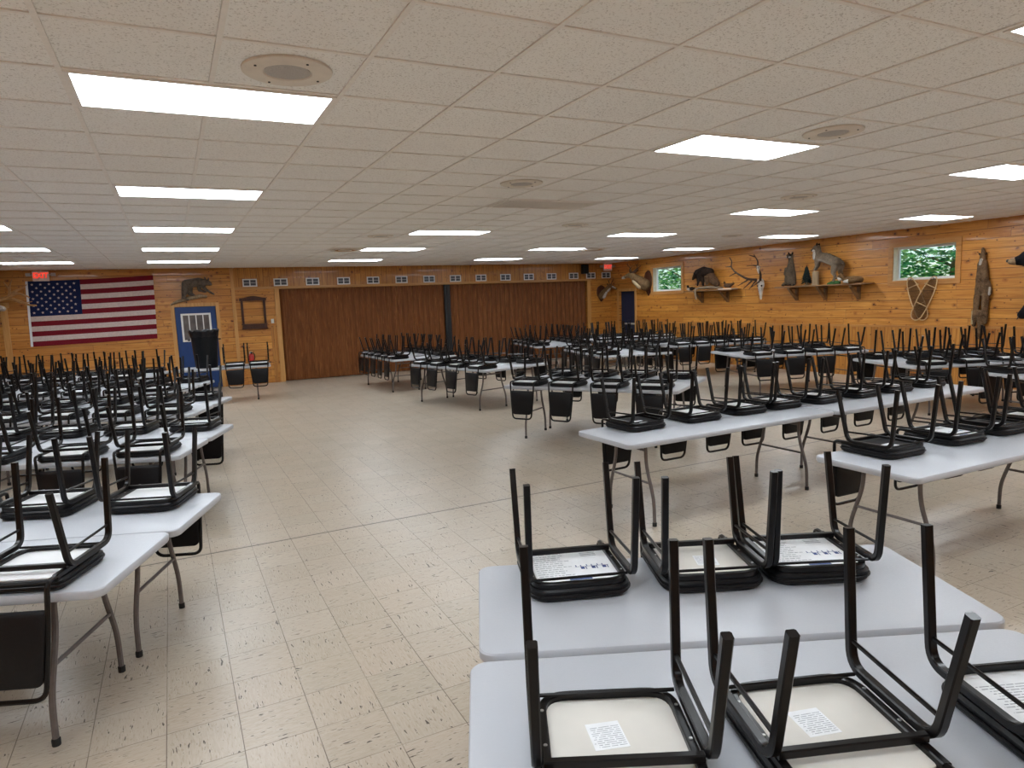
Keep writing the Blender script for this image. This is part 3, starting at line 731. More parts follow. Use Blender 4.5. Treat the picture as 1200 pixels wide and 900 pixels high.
beam('antler', t, 'antler', [([(-.33, .24, .34), (-.22, .08, .48), (-.20, .26, .62)], .02, .008), ([(-.23, .10, .46), (-.2, -.04, .54)], .014, .006), ([(-.21, .18, .55), (-.16, .12, .64)], .012, .005)])

# shelves
def shelf(y0, y1, z, ys, label, depth=.34):
    t = empty('wall_shelf', label, 'shelf', (RIGHT - .0005, (y0 + y1) / 2, z), 0)
    L = (y1 - y0) / 2
    bm = bmesh.new(); box(bm, -depth, -.001, -L, L, -.03, 0, 0, .004); mk('board', bm, 'shelf', t)
    for y in ys:
        yy = y - (y0 + y1) / 2
        bm = bmesh.new(); box(bm, -.045, -.001, yy - .035, yy + .035, -.34, -.031); box(bm, -depth + .03, -.045, yy - .035, yy + .035, -.065, -.031)
        q = [(-.045, -.33), (-.045, -.26), (-depth + .10, -.065), (-depth + .03, -.065)]
        loft(bm, [[(a, yy - .03, b) for a, b in q], [(a, yy + .03, b) for a, b in q]]); mk('bracket', bm, 'shelf', t)
shelf(12.95, 14.75, 1.985, (14.35, 13.40), 'shorter wooden shelf below the arched dark animal'); shelf(9.25, 11.58, 1.985, (11.2, 10.42, 9.6), 'longer wooden shelf holding the standing animals')
# arched dark animal on driftwood
Z0 = 1.985
t = empty('mounted_fisher', 'dark arched fisher with a bushy brown tail end on the shorter shelf', 'animal mount', (12.98, 14.0, Z0), 0)
S = lambda y, z, x=0.0: (x, y - 14.0, z - Z0)
blob('body', [(S(14.46, 2.36), .065, S(14.34, 2.47), .095), (S(14.34, 2.47), .095, S(14.10, 2.50), .125), (S(14.10, 2.49), .125, S(13.86, 2.46), .11), (S(14.46, 2.36), .055, S(14.53, 2.30), .035),
              (S(14.20, 2.42), .085, S(14.14, 2.22), .05), (S(14.14, 2.22), .045, S(14.13, 2.125), .035), (S(14.24, 2.42, -.08), .06, S(14.22, 2.2, -.09), .036), (S(14.22, 2.2, -.09), .034, S(14.24, 2.125, -.1), .03)], 'fur_dark', t, .018)
blob('haunch', [(S(13.86, 2.40), .10, S(13.74, 2.24), .12), (S(13.74, 2.24), .115, S(13.62, 2.14), .085), (S(13.9, 2.3, -.08), .08, S(13.88, 2.14, -.1), .04)], 'fur_brown', t, .018)
eyes(t, [S(14.52, 2.34, -.035)], .008); ear(t, 'fur_dark', S(14.42, 2.42, -.05), S(14.43, 2.48, -.06), .02)
t = empty('driftwood_log', 'pale driftwood log lying on the shorter shelf under the fisher', 'log', (12.98, 14.0, Z0), 0)
bm = bmesh.new(); sweep(bm, [S(14.50, 2.03), S(14.3, 2.045), S(14.1, 2.05), S(13.9, 2.06), S(13.7, 2.045), S(13.40, 2.03)], [.015, .03, .038, .042, .035, .015], 10)
sweep(bm, [S(14.25, 2.05, -.05), S(14.22, 2.0, -.20), S(14.2, 1.86, -.22), S(14.19, 1.74, -.20)], [.03, .025, .022, .012], 8); mk('wood', bm, 'shelf_pale', t, True)
t = empty('mounted_duck', 'small black and white duck at the left end of the shorter shelf', 'animal mount', (12.9, 14.52, Z0), 0)
blob('body', [((0, -.04, .055), .055, (0, .07, .05), .045), ((0, .10, .07), .03, (0, .13, .13), .034), ((0, -.1, .06), .03, (0, -.15, .08), .012)], 'fur_dark', t, .01); blob('breast', [((-.03, .04, .045), .04, (-.03, .10, .05), .03)], 'fur_white', t, .01)
bm = bmesh.new(); sweep(bm, [(-.005, .155, .13), (-.005, .20, .118)], [.014, .007], 8); mk('bill', bm, 'antler_tan', t, True)
t = empty('mounted_grouse', 'small dark brown bird on the right end of the shorter shelf', 'animal mount', (12.96, 13.2, Z0 + .018), 0)
blob('body', [((0, -.06, .07), .06, (0, .07, .075), .055), ((0, .09, .10), .03, (0, .12, .16), .028), ((0, -.1, .08), .04, (0, -.20, .12), .03)], 'fur_brown', t, .011)
bm = bmesh.new(); sweep(bm, [(0, .143, .16), (0, .165, .153)], [.009, .003], 6); mk('beak', bm, 'nose', t, True)
tag(mk('display_plank', B(12.86, 13.08, 12.98, 13.45, Z0, Z0 + .018), 'board_cream'), 'thin pale plank lying on the right end of the shorter shelf', 'plank')
# elk skull
t = empty('elk_skull', 'bleached elk skull with large dark antlers hanging between the two shelves', 'antler mount', (RIGHT - .04, 12.2, 2.1), 0)
S = lambda y, z, x=-.16: (x, y - 12.2, z - 2.1)
blob('skull', [(S(12.22, 2.13, -.06), .085, (-.08, -.01, -.08), .075), ((-.09, -.01, -.10), .07, (-.08, -.01, -.34), .032), ((-.08, -.01, -.34), .034, (-.08, -.01, -.39), .026), ((-.07, .06, -.02), .035, (-.07, .07, -.08), .025), ((-.07, -.07, -.02), .035, (-.07, -.08, -.08), .025)], 'bone', t, .013, 2)
eyes(t, [(-.125, .05, -.07), (-.125, -.07, -.07)], .022)
beam('antler', t, 'antler', [([S(12.24, 2.18), S(12.40, 2.20, -.3), S(12.58, 2.30, -.35), S(12.78, 2.40, -.35), S(12.97, 2.54, -.3), S(12.93, 2.68, -.3), S(13.02, 2.78, -.3)], .032, .012), ([S(12.97, 2.55, -.3), S(13.12, 2.55, -.34)], .02, .007), ([S(12.74, 2.38, -.35), S(12.92, 2.31, -.4)], .02, .007),
    ([S(12.40, 2.19, -.3), S(12.64, 2.05, -.4)], .022, .007), ([S(12.32, 2.16, -.25), S(12.50, 1.97, -.36)], .022, .007), ([S(12.24, 2.16, -.2), S(12.33, 1.95, -.34)], .02, .007)])
beam('antler', t, 'antler', [([S(12.14, 2.16), S(12.05, 2.32, -.24), S(12.12, 2.50, -.28), S(12.10, 2.62, -.28), S(12.23, 2.79, -.28)], .032, .012), ([S(12.12, 2.51, -.28), S(12.24, 2.535, -.3), S(12.39, 2.525, -.36)], .02, .007), ([S(12.20, 2.74, -.28), S(12.36, 2.79, -.32)], .018, .006), ([S(12.12, 2.14, -.2), S(12.24, 2.0, -.36)], .02, .007)])
t = empty('small_skull', 'small white skull hung on the right beam of the elk antlers', 'skull', (RIGHT - .34, 12.07, 2.45), 0)
blob('skull', [((0, .0, .03), .045, (0, .0, -.04), .032), ((0, 0, -.04), .03, (0, -.01, -.12), .014)], 'bone', t, .01, 2); eyes(t, [(-.035, .02, .01), (-.035, -.025, .01)], .012)

# standing animal, fir, stump, lynx, fox
t = empty('mounted_raccoon', 'upright standing grey brown raccoon on the left end of the longer shelf', 'animal mount', (12.96, 11.22, Z0), 0)
blob('body', [((0, 0, .14), .135, (0, 0, .30), .12), ((0, 0, .30), .115, (0, -.01, .50), .075), ((0, -.01, .50), .07, (0, -.01, .62), .058), ((0, -.0, .68), .066, (-.04, .0, .69), .055), ((-.05, 0, .68), .04, (-.10, .01, .665), .024),
              ((-.03, .13, .06), .05, (-.10, .14, .03), .03), ((-.03, -.13, .06), .05, (-.10, -.14, .03), .03), ((-.04, .09, .40), .04, (-.11, .07, .28), .026), ((-.04, -.09, .40), .04, (-.11, -.07, .28), .026)], 'fur_otter', t, .016)
blob('face_stripe', [((-.07, .04, .67), .024, (-.07, -.045, .67), .024)], 'fur_white', t, .009); ear(t, 'fur_dark', (0, .045, .72), (0, .06, .79), .024); ear(t, 'fur_dark', (0, -.045, .72), (0, -.06, .79), .024); blob('mask', [((-.055, .035, .71), .03, (-.055, -.035, .71), .03)], 'fur_dark', t, .01); eyes(t, [(-.088, .026, .705), (-.088, -.026, .705)], .008)
blob('tail', [((-.02, .15, .05), .035, (-.06, -.12, .03), .03), ((-.06, -.12, .03), .03, (-.1, -.2, .03), .022)], 'fur_dark', t, .012)
t = empty('small_fir_tree', 'small dark artificial fir tree on the longer shelf', 'plant', (12.96, 10.77, Z0), 0)
bm = bmesh.new()
for k in range(7):
    z = .05 + k * .052; r = .135 * (1 - k / 8.2)
    for a in range(14):
        an = a * 2 * PI / 14 + k * .3; rr = r * random.uniform(.8, 1.1)
        sweep(bm, [(0, 0, z + .06), (rr * .6 * math.cos(an), rr * .6 * math.sin(an), z + .03), (rr * math.cos(an), rr * math.sin(an), z - .01)], [.012, .014, .004], 5)
lathe(bm, [(.02, .36), (.012, .42), (.0, .46)], n=6); mk('needles', bm, 'fir', t); bm = bmesh.new(); lathe(bm, [(0, 0), (.06, 0), (.06, .02), (.015, .025), (.012, .4), (0, .4)], n=10); mk('trunk', bm, 'bark', t)
t = empty('log_stump', 'short upright log with a pale cut top under the bobcat paws', 'log', (12.96, 10.53, Z0), 0)
bm = bmesh.new(); lathe(bm, [(0, 0), (.078, 0), (.072, .05), (.07, .28), (.066, .30), (0, .30)], n=18); mk('bark', bm, 'bark', t, True); bm = bmesh.new(); lathe(bm, [(0, .30), (.060, .30), (.058, .306), (0, .306)], n=18); mk('cut_face', bm, 'stumptop', t)
t = empty('mounted_bobcat', 'large standing bobcat with front paws on the log, on the longer shelf', 'animal mount', (12.96, 10.2, Z0), 0)
S = lambda y, z, x=0.0: (x, y - 10.2, z - Z0)
blob('body', [(S(10.44, 2.60), .105, S(10.25, 2.56), .115), (S(10.25, 2.56), .115, S(10.0, 2.45), .115), (S(10.0, 2.45), .11, S(9.96, 2.40), .10), (S(10.46, 2.66), .085, S(10.50, 2.76), .075), (S(10.50, 2.79), .082, S(10.52, 2.795), .078), (S(10.55, 2.77, -.03), .045, S(10.595, 2.755, -.04), .032),
              (S(10.46, 2.56, -.05), .06, S(10.47, 2.42, -.05), .04), (S(10.47, 2.42, -.05), .036, S(10.53, 2.325, -.04), .03), (S(10.47, 2.56, .05), .055, S(10.50, 2.42, .05), .036), (S(10.50, 2.42, .05), .034, S(10.55, 2.33, .03), .028),
              (S(9.98, 2.40, -.06), .09, S(10.03, 2.24, -.07), .055), (S(10.03, 2.24, -.07), .045, S(9.97, 2.14, -.07), .034), (S(9.97, 2.14, -.07), .034, S(10.02, 2.065, -.07), .032), (S(9.93, 2.40, .05), .085, S(9.96, 2.24, .06), .05), (S(9.96, 2.24, .06), .045, S(9.90, 2.13, .06), .034), (S(9.90, 2.13, .06), .034, S(9.95, 2.06, .06), .03)], 'fur_lynx', t, .016)
blob('chest', [(S(10.52, 2.68, -.05), .05, S(10.51, 2.58, -.06), .05)], 'fur_white', t, .012); blob('tail', [(S(9.90, 2.47), .035, S(9.85, 2.43), .028)], 'fur_lynx', t, .012)
blob('chin_ruff', [(S(10.555, 2.745, -.045), .034, S(10.52, 2.73, -.08), .032)], 'fur_white', t, .01)
ear(t, 'fur_dark', S(10.48, 2.85, -.04), S(10.465, 2.915, -.05), .024); ear(t, 'fur_dark', S(10.49, 2.85, .04), S(10.485, 2.905, .05), .024); eyes(t, [S(10.58, 2.80, -.06), S(10.59, 2.80, .005)], .009)
bm = bmesh.new(); bmesh.ops.create_uvsphere(bm, u_segments=8, v_segments=6, radius=.013, matrix=Matrix.Translation(S(10.625, 2.765, -.045))); mk('nose', bm, 'nose', t, True)
o = blob('moss_mound', [((12.93, 10.18, Z0 + .012), .03, (12.93, 10.05, Z0 + .03), .055), ((12.93, 10.05, Z0 + .03), .055, (12.94, 9.93, Z0 + .025), .05)], 'moss', None, .012)
tag(o, 'green moss mound under the standing bobcat on the longer shelf', 'moss')
t = empty('mounted_fox', 'fox curled on the right end of the longer shelf, white cheeked face raised', 'animal mount', (12.93, 9.62, Z0), 0)
S = lambda y, z, x=0.0: (x, y - 9.62, z - Z0)
blob('body', [(S(9.74, 2.06), .065, S(9.56, 2.07), .075), (S(9.56, 2.07), .075, S(9.40, 2.055), .065), (S(9.76, 2.08, -.04), .05, S(9.81, 2.14, -.05), .048), (S(9.81, 2.14, -.05), .056, S(9.83, 2.15, -.07), .05), (S(9.85, 2.12, -.10), .03, S(9.89, 2.10, -.12), .018)], 'fur_fox', t, .012)
blob('cheek', [(S(9.85, 2.105, -.11), .026, S(9.80, 2.07, -.11), .032)], 'fur_white', t, .008); ear(t, 'fur_fox', S(9.80, 2.19, -.04), S(9.79, 2.245, -.04), .022); ear(t, 'fur_fox', S(9.85, 2.19, -.06), S(9.87, 2.24, -.06), .022); eyes(t, [S(9.865, 2.155, -.11), S(9.83, 2.155, -.12)], .007)
blob('tail', [(S(9.44, 2.04, -.08), .04, S(9.60, 2.03, -.12), .045)], 'fur_fox', t, .012); blob('tail_tip', [(S(9.60, 2.03, -.12), .047, S(9.69, 2.03, -.12), .03)], 'fur_white', t, .011)

# snowshoes
def snowshoe(tip, tail, xoff, label):
    t = empty('snowshoe', label, 'snowshoe', (RIGHT - xoff, 0, 0), 0)
    T, Q = Vector((tip[0], tip[1])), Vector((tail[0], tail[1])); d = (T - Q); L = d.length; d.normalize(); s = Vector((-d.y, d.x))
    def P(a, b, x=0.0): q = Q + d * (a * L) + s * b; return (x, q.x, q.y)
    prof = [(0, .03), (.03, .075), (.10, .108), (.25, .122), (.45, .126), (.65, .118), (.82, .095), (.93, .065), (.99, .025)]
    out = [P(a, b) for a, b in prof] + [P(a, -b) for a, b in prof[::-1]]
    bm = bmesh.new(); sweep(bm, fillet(out, .04, 3, True), .011, 6, closed=True); mk('rim', bm, 'ash', t, True)
    bm = bmesh.new()
    for a, b in ((.36, .108), (.78, .128)): sweep(bm, [P(a, -b), P(a, b)], .010, 6)
    mk('crossbar', bm, 'ash', t, True)
    def hw(a):
        for (a0, b0), (a1, b1) in zip(prof, prof[1:]):
            if a0 <= a <= a1: return b0 + (b1 - b0) * (a - a0) / (a1 - a0)
        return .01
    bm = bmesh.new()
    for k in range(-26, 60):
        for sg in (1, -1):
            pts = []
            for i in range(25):
                a = i / 24; b = sg * (a - k / 34.0) * L * .9
                if abs(b) < hw(a): pts.append(P(a, b, .002 * sg))
                elif len(pts) > 1: break
            if len(pts) > 1: sweep(bm, [pts[0], pts[-1]], .0038, 4)
    mk('lacing', bm, 'rawhide', t)
    return t
snowshoe((8.50, 2.05), (8.17, 1.22), .038, 'left of the two crossed snowshoes, tip leaning left under the larger window')
snowshoe((7.96, 2.05), (8.36, 1.22), .064, 'right of the two crossed snowshoes, tip leaning right under the larger window')
# pelt
t = empty('coyote_pelt', 'long grey brown furred pelt hanging head up beside the larger window', 'pelt', (RIGHT - .06, 7.12, 1.7), 0)
S = lambda y, z, x=0.0: (x, y - 7.12, z - 1.7)
flat(blob('hide', [(S(7.14, 2.50), .022, S(7.13, 2.40), .04), (S(7.13, 2.40), .045, S(7.13, 2.27), .055), (S(7.16, 2.25), .05, S(7.18, 1.95), .055), (S(7.10, 2.25), .05, S(7.07, 1.95), .055), (S(7.18, 1.95), .055, S(7.21, 1.45), .058), (S(7.07, 1.95), .055, S(7.06, 1.45), .058),
              (S(7.21, 1.45), .055, S(7.24, 1.13), .035), (S(7.06, 1.45), .055, S(7.04, 1.18), .035), (S(7.13, 1.35), .06, S(7.12, 1.05), .055), (S(7.12, 1.05), .055, S(7.13, .90), .03), (S(7.02, 1.9), .03, S(6.98, 1.72), .035), (S(6.98, 1.72), .03, S(7.03, 1.62), .02)], 'fur_pelt', t, .014, 1), 0, .055)
for v_ in t.children[0].data.vertices:
    if v_.co[0] < .05: v_.co += Vector((-1, .6, 0)) * .016 * noise.noise(Vector((v_.co[0] * 14, v_.co[1] * 26, v_.co[2] * 9)))
blob('pale_edge', [(S(6.985, 1.80, -.02), .018, S(6.985, 1.68, -.02), .024)], 'fur_white', t, .009); blob('pale_leg', [(S(7.255, 1.38, -.03), .018, S(7.255, 1.16, -.03), .022)], 'fur_pale', t, .009); blob('dark_mask', [(S(7.13, 2.30, -.045), .03, S(7.15, 2.22, -.045), .022)], 'fur_white', t, .009)
ear(t, 'fur_brown', S(7.17, 2.38), S(7.21, 2.43), .02); ear(t, 'fur_brown', S(7.09, 2.38), S(7.07, 2.43), .02)
# bear
t = empty('mounted_bear', 'black bear mount with tan muzzle at the right edge of the wall', 'animal mount', (RIGHT - .02, 6.0, 1.8), 0)
flat(blob('body', [((-.15, -.25, -.05), .30, (-.25, -.12, .22), .24), ((-.25, -.12, .22), .23, (-.42, .05, .44), .19), ((-.44, .08, .46), .18, (-.50, .16, .46), .155), ((-.52, .20, .44), .11, (-.56, .30, .43), .085),
              ((-.30, -.02, -.02), .15, (-.42, .08, -.20), .11), ((-.42, .08, -.20), .10, (-.50, .17, -.40), .085), ((-.50, .17, -.40), .085, (-.55, .20, -.46), .08), ((-.2, -.4, 0), .2, (-.4, -.5, -.3), .1)], 'fur_bear', t, .024), 0, -.001)
blob('muzzle', [((-.565, .315, .425), .075, (-.60, .385, .42), .055)], 'muzzle', t, .014)
bm = bmesh.new(); bmesh.ops.create_uvsphere(bm, u_segments=10, v_segments=8, radius=.028, matrix=Matrix.Translation((-.615, .43, .435))); mk('nose', bm, 'nose', t, True)
for p in ((-.36, .02, .62), (-.56, .04, .62)): blob('ear', [(p, .045, (p[0], p[1] - .01, p[2] + .03), .035)], 'fur_bear', t, .012)
eyes(t, [(-.60, .24, .50), (-.48, .30, .50)], .013)
for k in range(4):
    bm = bmesh.new(); sweep(bm, [(-.60 + k * .03, .23 + k * .012, -.48), (-.62 + k * .03, .25 + k * .012, -.54)], [.012, .003], 6); mk('claw', bm, 'nose', t, True)

# ------------------------------------------------------------------ tables
def table_meshes(L):
    W = .755; d = {}
    bm = bmesh.new(); r = .055
    def ring(ins, z): return [(x, y, z) for x, y in rrect(L / 2 - ins, -W / 2 + ins, W / 2 - ins, r, r, 5)]
    loft(bm, [ring(.02, TOP - .045), ring(.004, TOP - .042), ring(0, TOP - .034), ring(0, TOP - .008), ring(.004, TOP - .002), ring(.012, TOP)])
    d['top'] = mesh_of('tabletop', bm, 'table')
    d['legs'] = []; d['cross'] = []; d['brace'] = []
    for e in (-1, 1):
        X = e * (L / 2 - .30)
        for s in (-1, 1):
            bm = bmesh.new()
            P = fillet([(X, s * .20, TOP - .046), (X, s * .205, .50), (X, s * .30, .22), (X, s * .305, .02)], [0, .10, .08, 0], 5)
            sweep(bm, P, .0145, 8); d['legs'].append(('leg', mesh_of('leg', bm, 'legmetal'), (X, s * .305)))
        bm = bmesh.new(); sweep(bm, [(X, -.205, .62), (X, .205, .62)], .011, 8); d['cross'].append(mesh_of('crossbar', bm, 'legmetal'))
        bm = bmesh.new(); sweep(bm, [(X, -.245, .35), (X, .245, .35)], .010, 8); d['cross'].append(mesh_of('crossbar', bm, 'legmetal'))
        bm = bmesh.new(); sweep(bm, [(X, .0, .62), (X - e * .42, .0, TOP - .048)], .008, 6); box(bm, X - e * .42 - .03, X - e * .42 + .03, -.05, .05, TOP - .058, TOP - .046)
        d['brace'].append(mesh_of('brace', bm, 'legmetal'))
    bm = bmesh.new(); lathe(bm, [(0, 0), (.018, 0), (.0185, .03), (.015, .034), (0, .034)], n=10); d['foot'] = mesh_of('rubber_foot', bm, 'rubber')
    return d
TM = {1.83: table_meshes(1.83), 2.44: table_meshes(2.44)}
def link(name, me, parent):
    o = bpy.data.objects.new(name, me); C.objects.link(o); o.parent = parent; return o
def make_table(cx, cy, th, L, label, group='folding banquet tables'):
    t = empty('folding_table', label, 'table', (cx, cy, 0), math.radians(th), group); d = TM[L]
    link('tabletop', d['top'], t)
    for nm, me, (x, y) in d['legs']:
        o = link(nm, me, t); f = link('rubber_foot', d['foot'], o); f.location = (x, y, 0)
    for me in d['cross']: link('crossbar', me, t)
    for me in d['brace']: link('brace', me, t)
    return t

# ------------------------------------------------------------------ upturned chair (local: seat cushion on z=0, back hangs at +y)
def chair_meshes():
    d = {}
    bm = bmesh.new()
    def ring(ins, z): return [(x, y, z) for x, y in rrect(.202 - ins, -.205 + ins, .200 - ins, .075, .035, 7)]
    loft(bm, [ring(.030, 0), ring(.010, .004), ring(.002, .014), ring(.004, .025), ring(.001, .030), ring(.001, .044), ring(.008, .052), ring(.02, .053)])
    d['seat'] = mesh_of('seat', bm, 'vinyl')
    bm = bmesh.new(); pp = [(x, y, .0275) for x, y in rrect(.2035, -.2065, .2015, .076, .036, 7)]; sweep(bm, pp, .0042, 6, closed=True); d['piping'] = mesh_of('piping', bm, 'vinyl')
    for key, m in (('white', 'board'), ('cream', 'board_cream'), ('black', 'dustcover')):
        bm = bmesh.new()
        def r2(ins, z): return [(x, y, z) for x, y in rrect(.178 - ins, -.182 + ins, .178 - ins, .06, .03, 6)]
        loft(bm, [r2(0, .052), r2(0, .058), r2(.003, .060)]); d['panel_' + key] = mesh_of('seat_underside', bm, m)
    # small sticker
    def sticker(w, h, lines, mats, seed, figs=False):
        rnd = random.Random(seed); bm = bmesh.new(); z = .0606
        P = [(-w, -h), (w, -h), (w, h), (-w, h)]
        loft(bm, [[(x, y, z - .0006) for x, y in P], [(x, y, z) for x, y in P]])
        def strip(x0, x1, y0, y1, m):
            f = bm.faces.new([bm.verts.new(q) for q in ((x0, y0, z + .0004), (x1, y0, z + .0004), (x1, y1, z + .0004), (x0, y1, z + .0004))]); f.material_index = m
        for k in range(lines):
            y = h * .82 - k * (h * 1.6 / lines) ; x = -w * .9; xe = w * (.9 if not figs else -.05) * rnd.uniform(.75, 1)
            if figs: xe = w * rnd.uniform(-.25, 0.0)
            while x < xe:
                l = rnd.uniform(.008, .03); strip(x, min(x + l, xe), y - h * .22 / lines, y + h * .22 / lines * 1.2, 1); x += l + .004
        if figs:
            for k in range(3):
                cx = w * (.22 + .27 * k); cy = -h * .12
                strip(cx - .026, cx + .026, cy + .002, cy + .005, 2); strip(cx - .022, cx - .018, cy + .003, cy + .022, 2); strip(cx + .016, cx + .020, cy - .026, cy + .003, 2); strip(cx - .004, cx + .012, cy - .022, cy + .0, 2); strip(cx - .002, cx + .002, cy + .003, cy + .02, 2)
            strip(-.035, .055, -h * .86, -h * .75, 2)
            for k in range(3): strip(w * .35, w * .75, h * (.75 - .1 * k), h * (.79 - .1 * k), 1)
        return mesh_of('paper_label', bm, mats, False)
    d['sticker'] = sticker(.044, .052, 11, ['paper', 'ink', 'blue_ink'], 3)
    d['sheet'] = sticker(.166, .166, 13, ['paper', 'ink', 'blue_ink'], 5, True)
    d['sheet2'] = sticker(.160, .160, 22, ['paper', 'ink', 'blue_ink'], 8)
    # frame under the seat, cross bar at the back
    bm = bmesh.new()
    P = fillet([(.178, .19, .0645), (.178, -.188, .0645), (-.178, -.188, .0645), (-.178, .19, .0645)], .075, 6)
    sweep(bm, P, .0115, square=True); sweep(bm, [(-.187, .112, .0865), (.187, .112, .0865)], .011, square=True)
    sweep(bm, [(-.187, -.168, .0835), (.187, -.168, .0835)], .006, 6)
    for x in (-.178, .178):
        for y in (-.11, .03): lathe(bm, [(0, .0), (.005, .0), (.005, .0025), (0, .003)], (x, y, .0755), 8, 1)
    d['seat_frame'] = mesh_of('seat_frame', bm, ['black_metal', 'screw'])
    d['legs'] = []
    for s in (-1, 1):
        x = s * .203
        F = fillet([(x * 1.02, -.238, .482), (x, -.205, .088), (x, -.04, .085)], [0, .055, 0], 7); R = fillet([(x, -.04, .085), (x, .125, .083), (x * 1.02, .210, .434)], [0, .055, 0], 7)
        for P in (F, R):
            bm = bmesh.new(); sweep(bm, P, .0125, square=True, up=(1, 0, 0)); d['legs'].append(mesh_of('leg', bm, 'black_metal'))
    d['brace'] = []
    for s in (-1, 1):
        bm = bmesh.new(); sweep(bm, [(s * .203, -.211, .162), (s * .203, .140, .148)], .0065, 6); d['brace'].append(mesh_of('leg_brace', bm, 'black_metal'))
    bm = bmesh.new()
    P = fillet([(.178, .185, .0645), (.180, .252, .0645), (.170, .262, -.12), (.140, .285, -.435), (-.140, .285, -.435), (-.170, .262, -.12), (-.180, .252, .0645), (-.178, .185, .0645)], [0, .045, .05, .055, .055, .05, .045, 0], 6)
    sweep(bm, P, .0112, 8); d['back_frame'] = mesh_of('back_frame', bm, 'black_metal')
    bm = bmesh.new()
    def br(ins, y0): 
        out = []
        for a, z in rrect(.140 - ins, -.375 + ins, -.055 - ins, .035, .02, 5, .168 - ins): out.append((a, y0 + .0 + (-.055 - z) * .07, z))
        return out
    loft(bm, [br(.012, .240), br(.0, .246), br(0, .268), br(.012, .276)][::-1]); bmesh.ops.recalc_face_normals(bm, faces=bm.faces); d['backrest'] = mesh_of('backrest', bm, 'vinyl_pad')
    return d
CM = chair_meshes()
def make_chair(x, y, rz, label, group, kind='white', lab=None, z=TOP):
    t = empty('banquet_chair', label, 'chair', (x, y, z), rz, group)
    s = link('seat', CM['seat'], t); link('piping', CM['piping'], s); link('seat_underside', CM['panel_' + kind], s)
    if lab:
        o = link('paper_label', CM[lab], s)
        if lab == 'sticker': o.location = (.0 if kind == 'black' else .02, -.02 if kind != 'black' else -.06, 0); o.rotation_euler = (0, 0, random.uniform(-.15, .15))
    link('seat_frame', CM['seat_frame'], t)
    for m in CM['legs']: link('leg', m, t)
    for m in CM['brace']: link('leg_brace', m, t)
    link('back_frame', CM['back_frame'], t); link('backrest', CM['backrest'], t)
    return t

NTH = ['first', 'second', 'third', 'fourth', 'fifth', 'sixth']
def seated(cx, cy, th, L, side, us, desc, group, kinds=None, jit=2.5, off=.165, rots=None):
    """chairs along one long side; side +1 = +n side. labels count from the visible left"""
    a = math.radians(th); u = Vector((math.cos(a), math.sin(a))); n = Vector((-u.y, u.x))
    for i, uu in enumerate(us):
        p = Vector((cx, cy)) + u * (uu + random.uniform(-.02, .02)) + n * (side * (off + random.uniform(0, .012)))
        rz = a if side > 0 else a + PI
        rz += math.radians(rots[i] if rots else random.uniform(-jit, jit))
        k = (kinds[i] if kinds else random.choice([('white', 'sticker'), ('white', None), ('white', 'sheet2'), ('white', 'sheet')]))
        make_chair(p.x, p.y, rz, 'upturned black chair, %s from %s on %s' % (NTH[i], 'the far end' if th < -50 else 'left', desc), group, *k)
TBL = []
def table(cx, cy, th, L, side, us, tlabel, desc, kinds=None, jit=2.5, off=.165, rots=None):
    make_table(cx, cy, th, L, tlabel)
    if us: seated(cx, cy, th, L, side, us, desc, 'upturned chairs on ' + desc, kinds, jit, off, rots)
def even(L, n): return [(-L / 2 + L * (i + .5) / n) * .98 for i in range(n)]
E4 = even(2.44, 4)
# near right pair
K0 = [('cream', 'sticker'), ('cream', 'sticker'), ('white', 'sheet2')]; K1 = [('white', 'sheet'), ('cream', 'sticker'), ('white', 'sheet')]
table(1.452, 1.202, -23.9, 1.83, -1, [-.54, -.012, .605], 'white folding table closest to the camera at lower right', 'the closest table', K0, 1.0, .138, [-2, 3.5, 2])
table(1.80, 1.916, -23.9, 1.83, 1, [-.53, -.005, .46], 'white folding table second closest, touching the closest table at lower right', 'the second closest table', K1, 4.0, .172, [4, 0, -1])
table(4.33, 4.62, 1.0, 2.44, 1, [-.72, -.08, .52, 1.0], 'white folding table near centre, its left end free, floor seam passing beneath', 'the centre right table', [('black', 'sticker'), ('white', None), ('white', None), ('white', 'sheet2')], 3, .17)
table(6.80, 4.62, 0.5, 2.44, 1, E4, 'greyer folding table end to end with the centre right table', 'the greyer table behind', None, 3)
table(5.15, 2.80, -1.0, 2.44, 1, [-.76, -.06, .52, 1.02], 'white folding table at right edge, behind the lower right pair', 'the right edge table', [('black', 'sticker'), ('white', 'sheet'), ('black', 'sticker'), ('white', None)], 3, .17)
def pair(px, py, th, L, n, name, short, sides=(1, 1), kk=None):
    """px,py: left end corner of the near long edge; th: long axis"""
    a = math.radians(th); u = Vector((math.cos(a), math.sin(a))); nn = Vector((-u.y, u.x)); P = Vector((px, py))
    c1 = P + u * L / 2 + nn * .38; c2 = P + u * L / 2 + nn * 1.142
    E = even(L, n)
    table(c1.x, c1.y, th, L, -1, E if sides[0] else [], 'white folding table, near half of pair %s' % name, 'near half of %s' % short)
    table(c2.x, c2.y, th, L, 1, E if sides[1] else [], 'white folding table, far half of pair %s' % name, 'far half of %s' % short)
pair(4.02, 8.33, -56, 2.44, 4, 'in mid hall with four chair backs facing left', 'mid hall pair')
pair(4.13, 12.80, -75.8, 2.44, 4, 'left of the aisle end, before the partition', 'pair before the partition')
pair(4.10, 16.50, -88, 2.44, 5, 'closest to the partition', 'pair by the partition')
pair(8.12, 13.50, -101.8, 2.44, 5, 'behind the mid hall pair', 'pair behind mid hall')
pair(8.62, 17.20, -101.8, 2.44, 5, 'in front of the partition right half', 'pair at partition right')
pair(9.20, 8.90, -18, 2.44, 4, 'under the elk skull', 'pair under the skull')
pair(9.45, 5.98, -21, 2.44, 4, 'below the snowshoes', 'pair below the snowshoes')
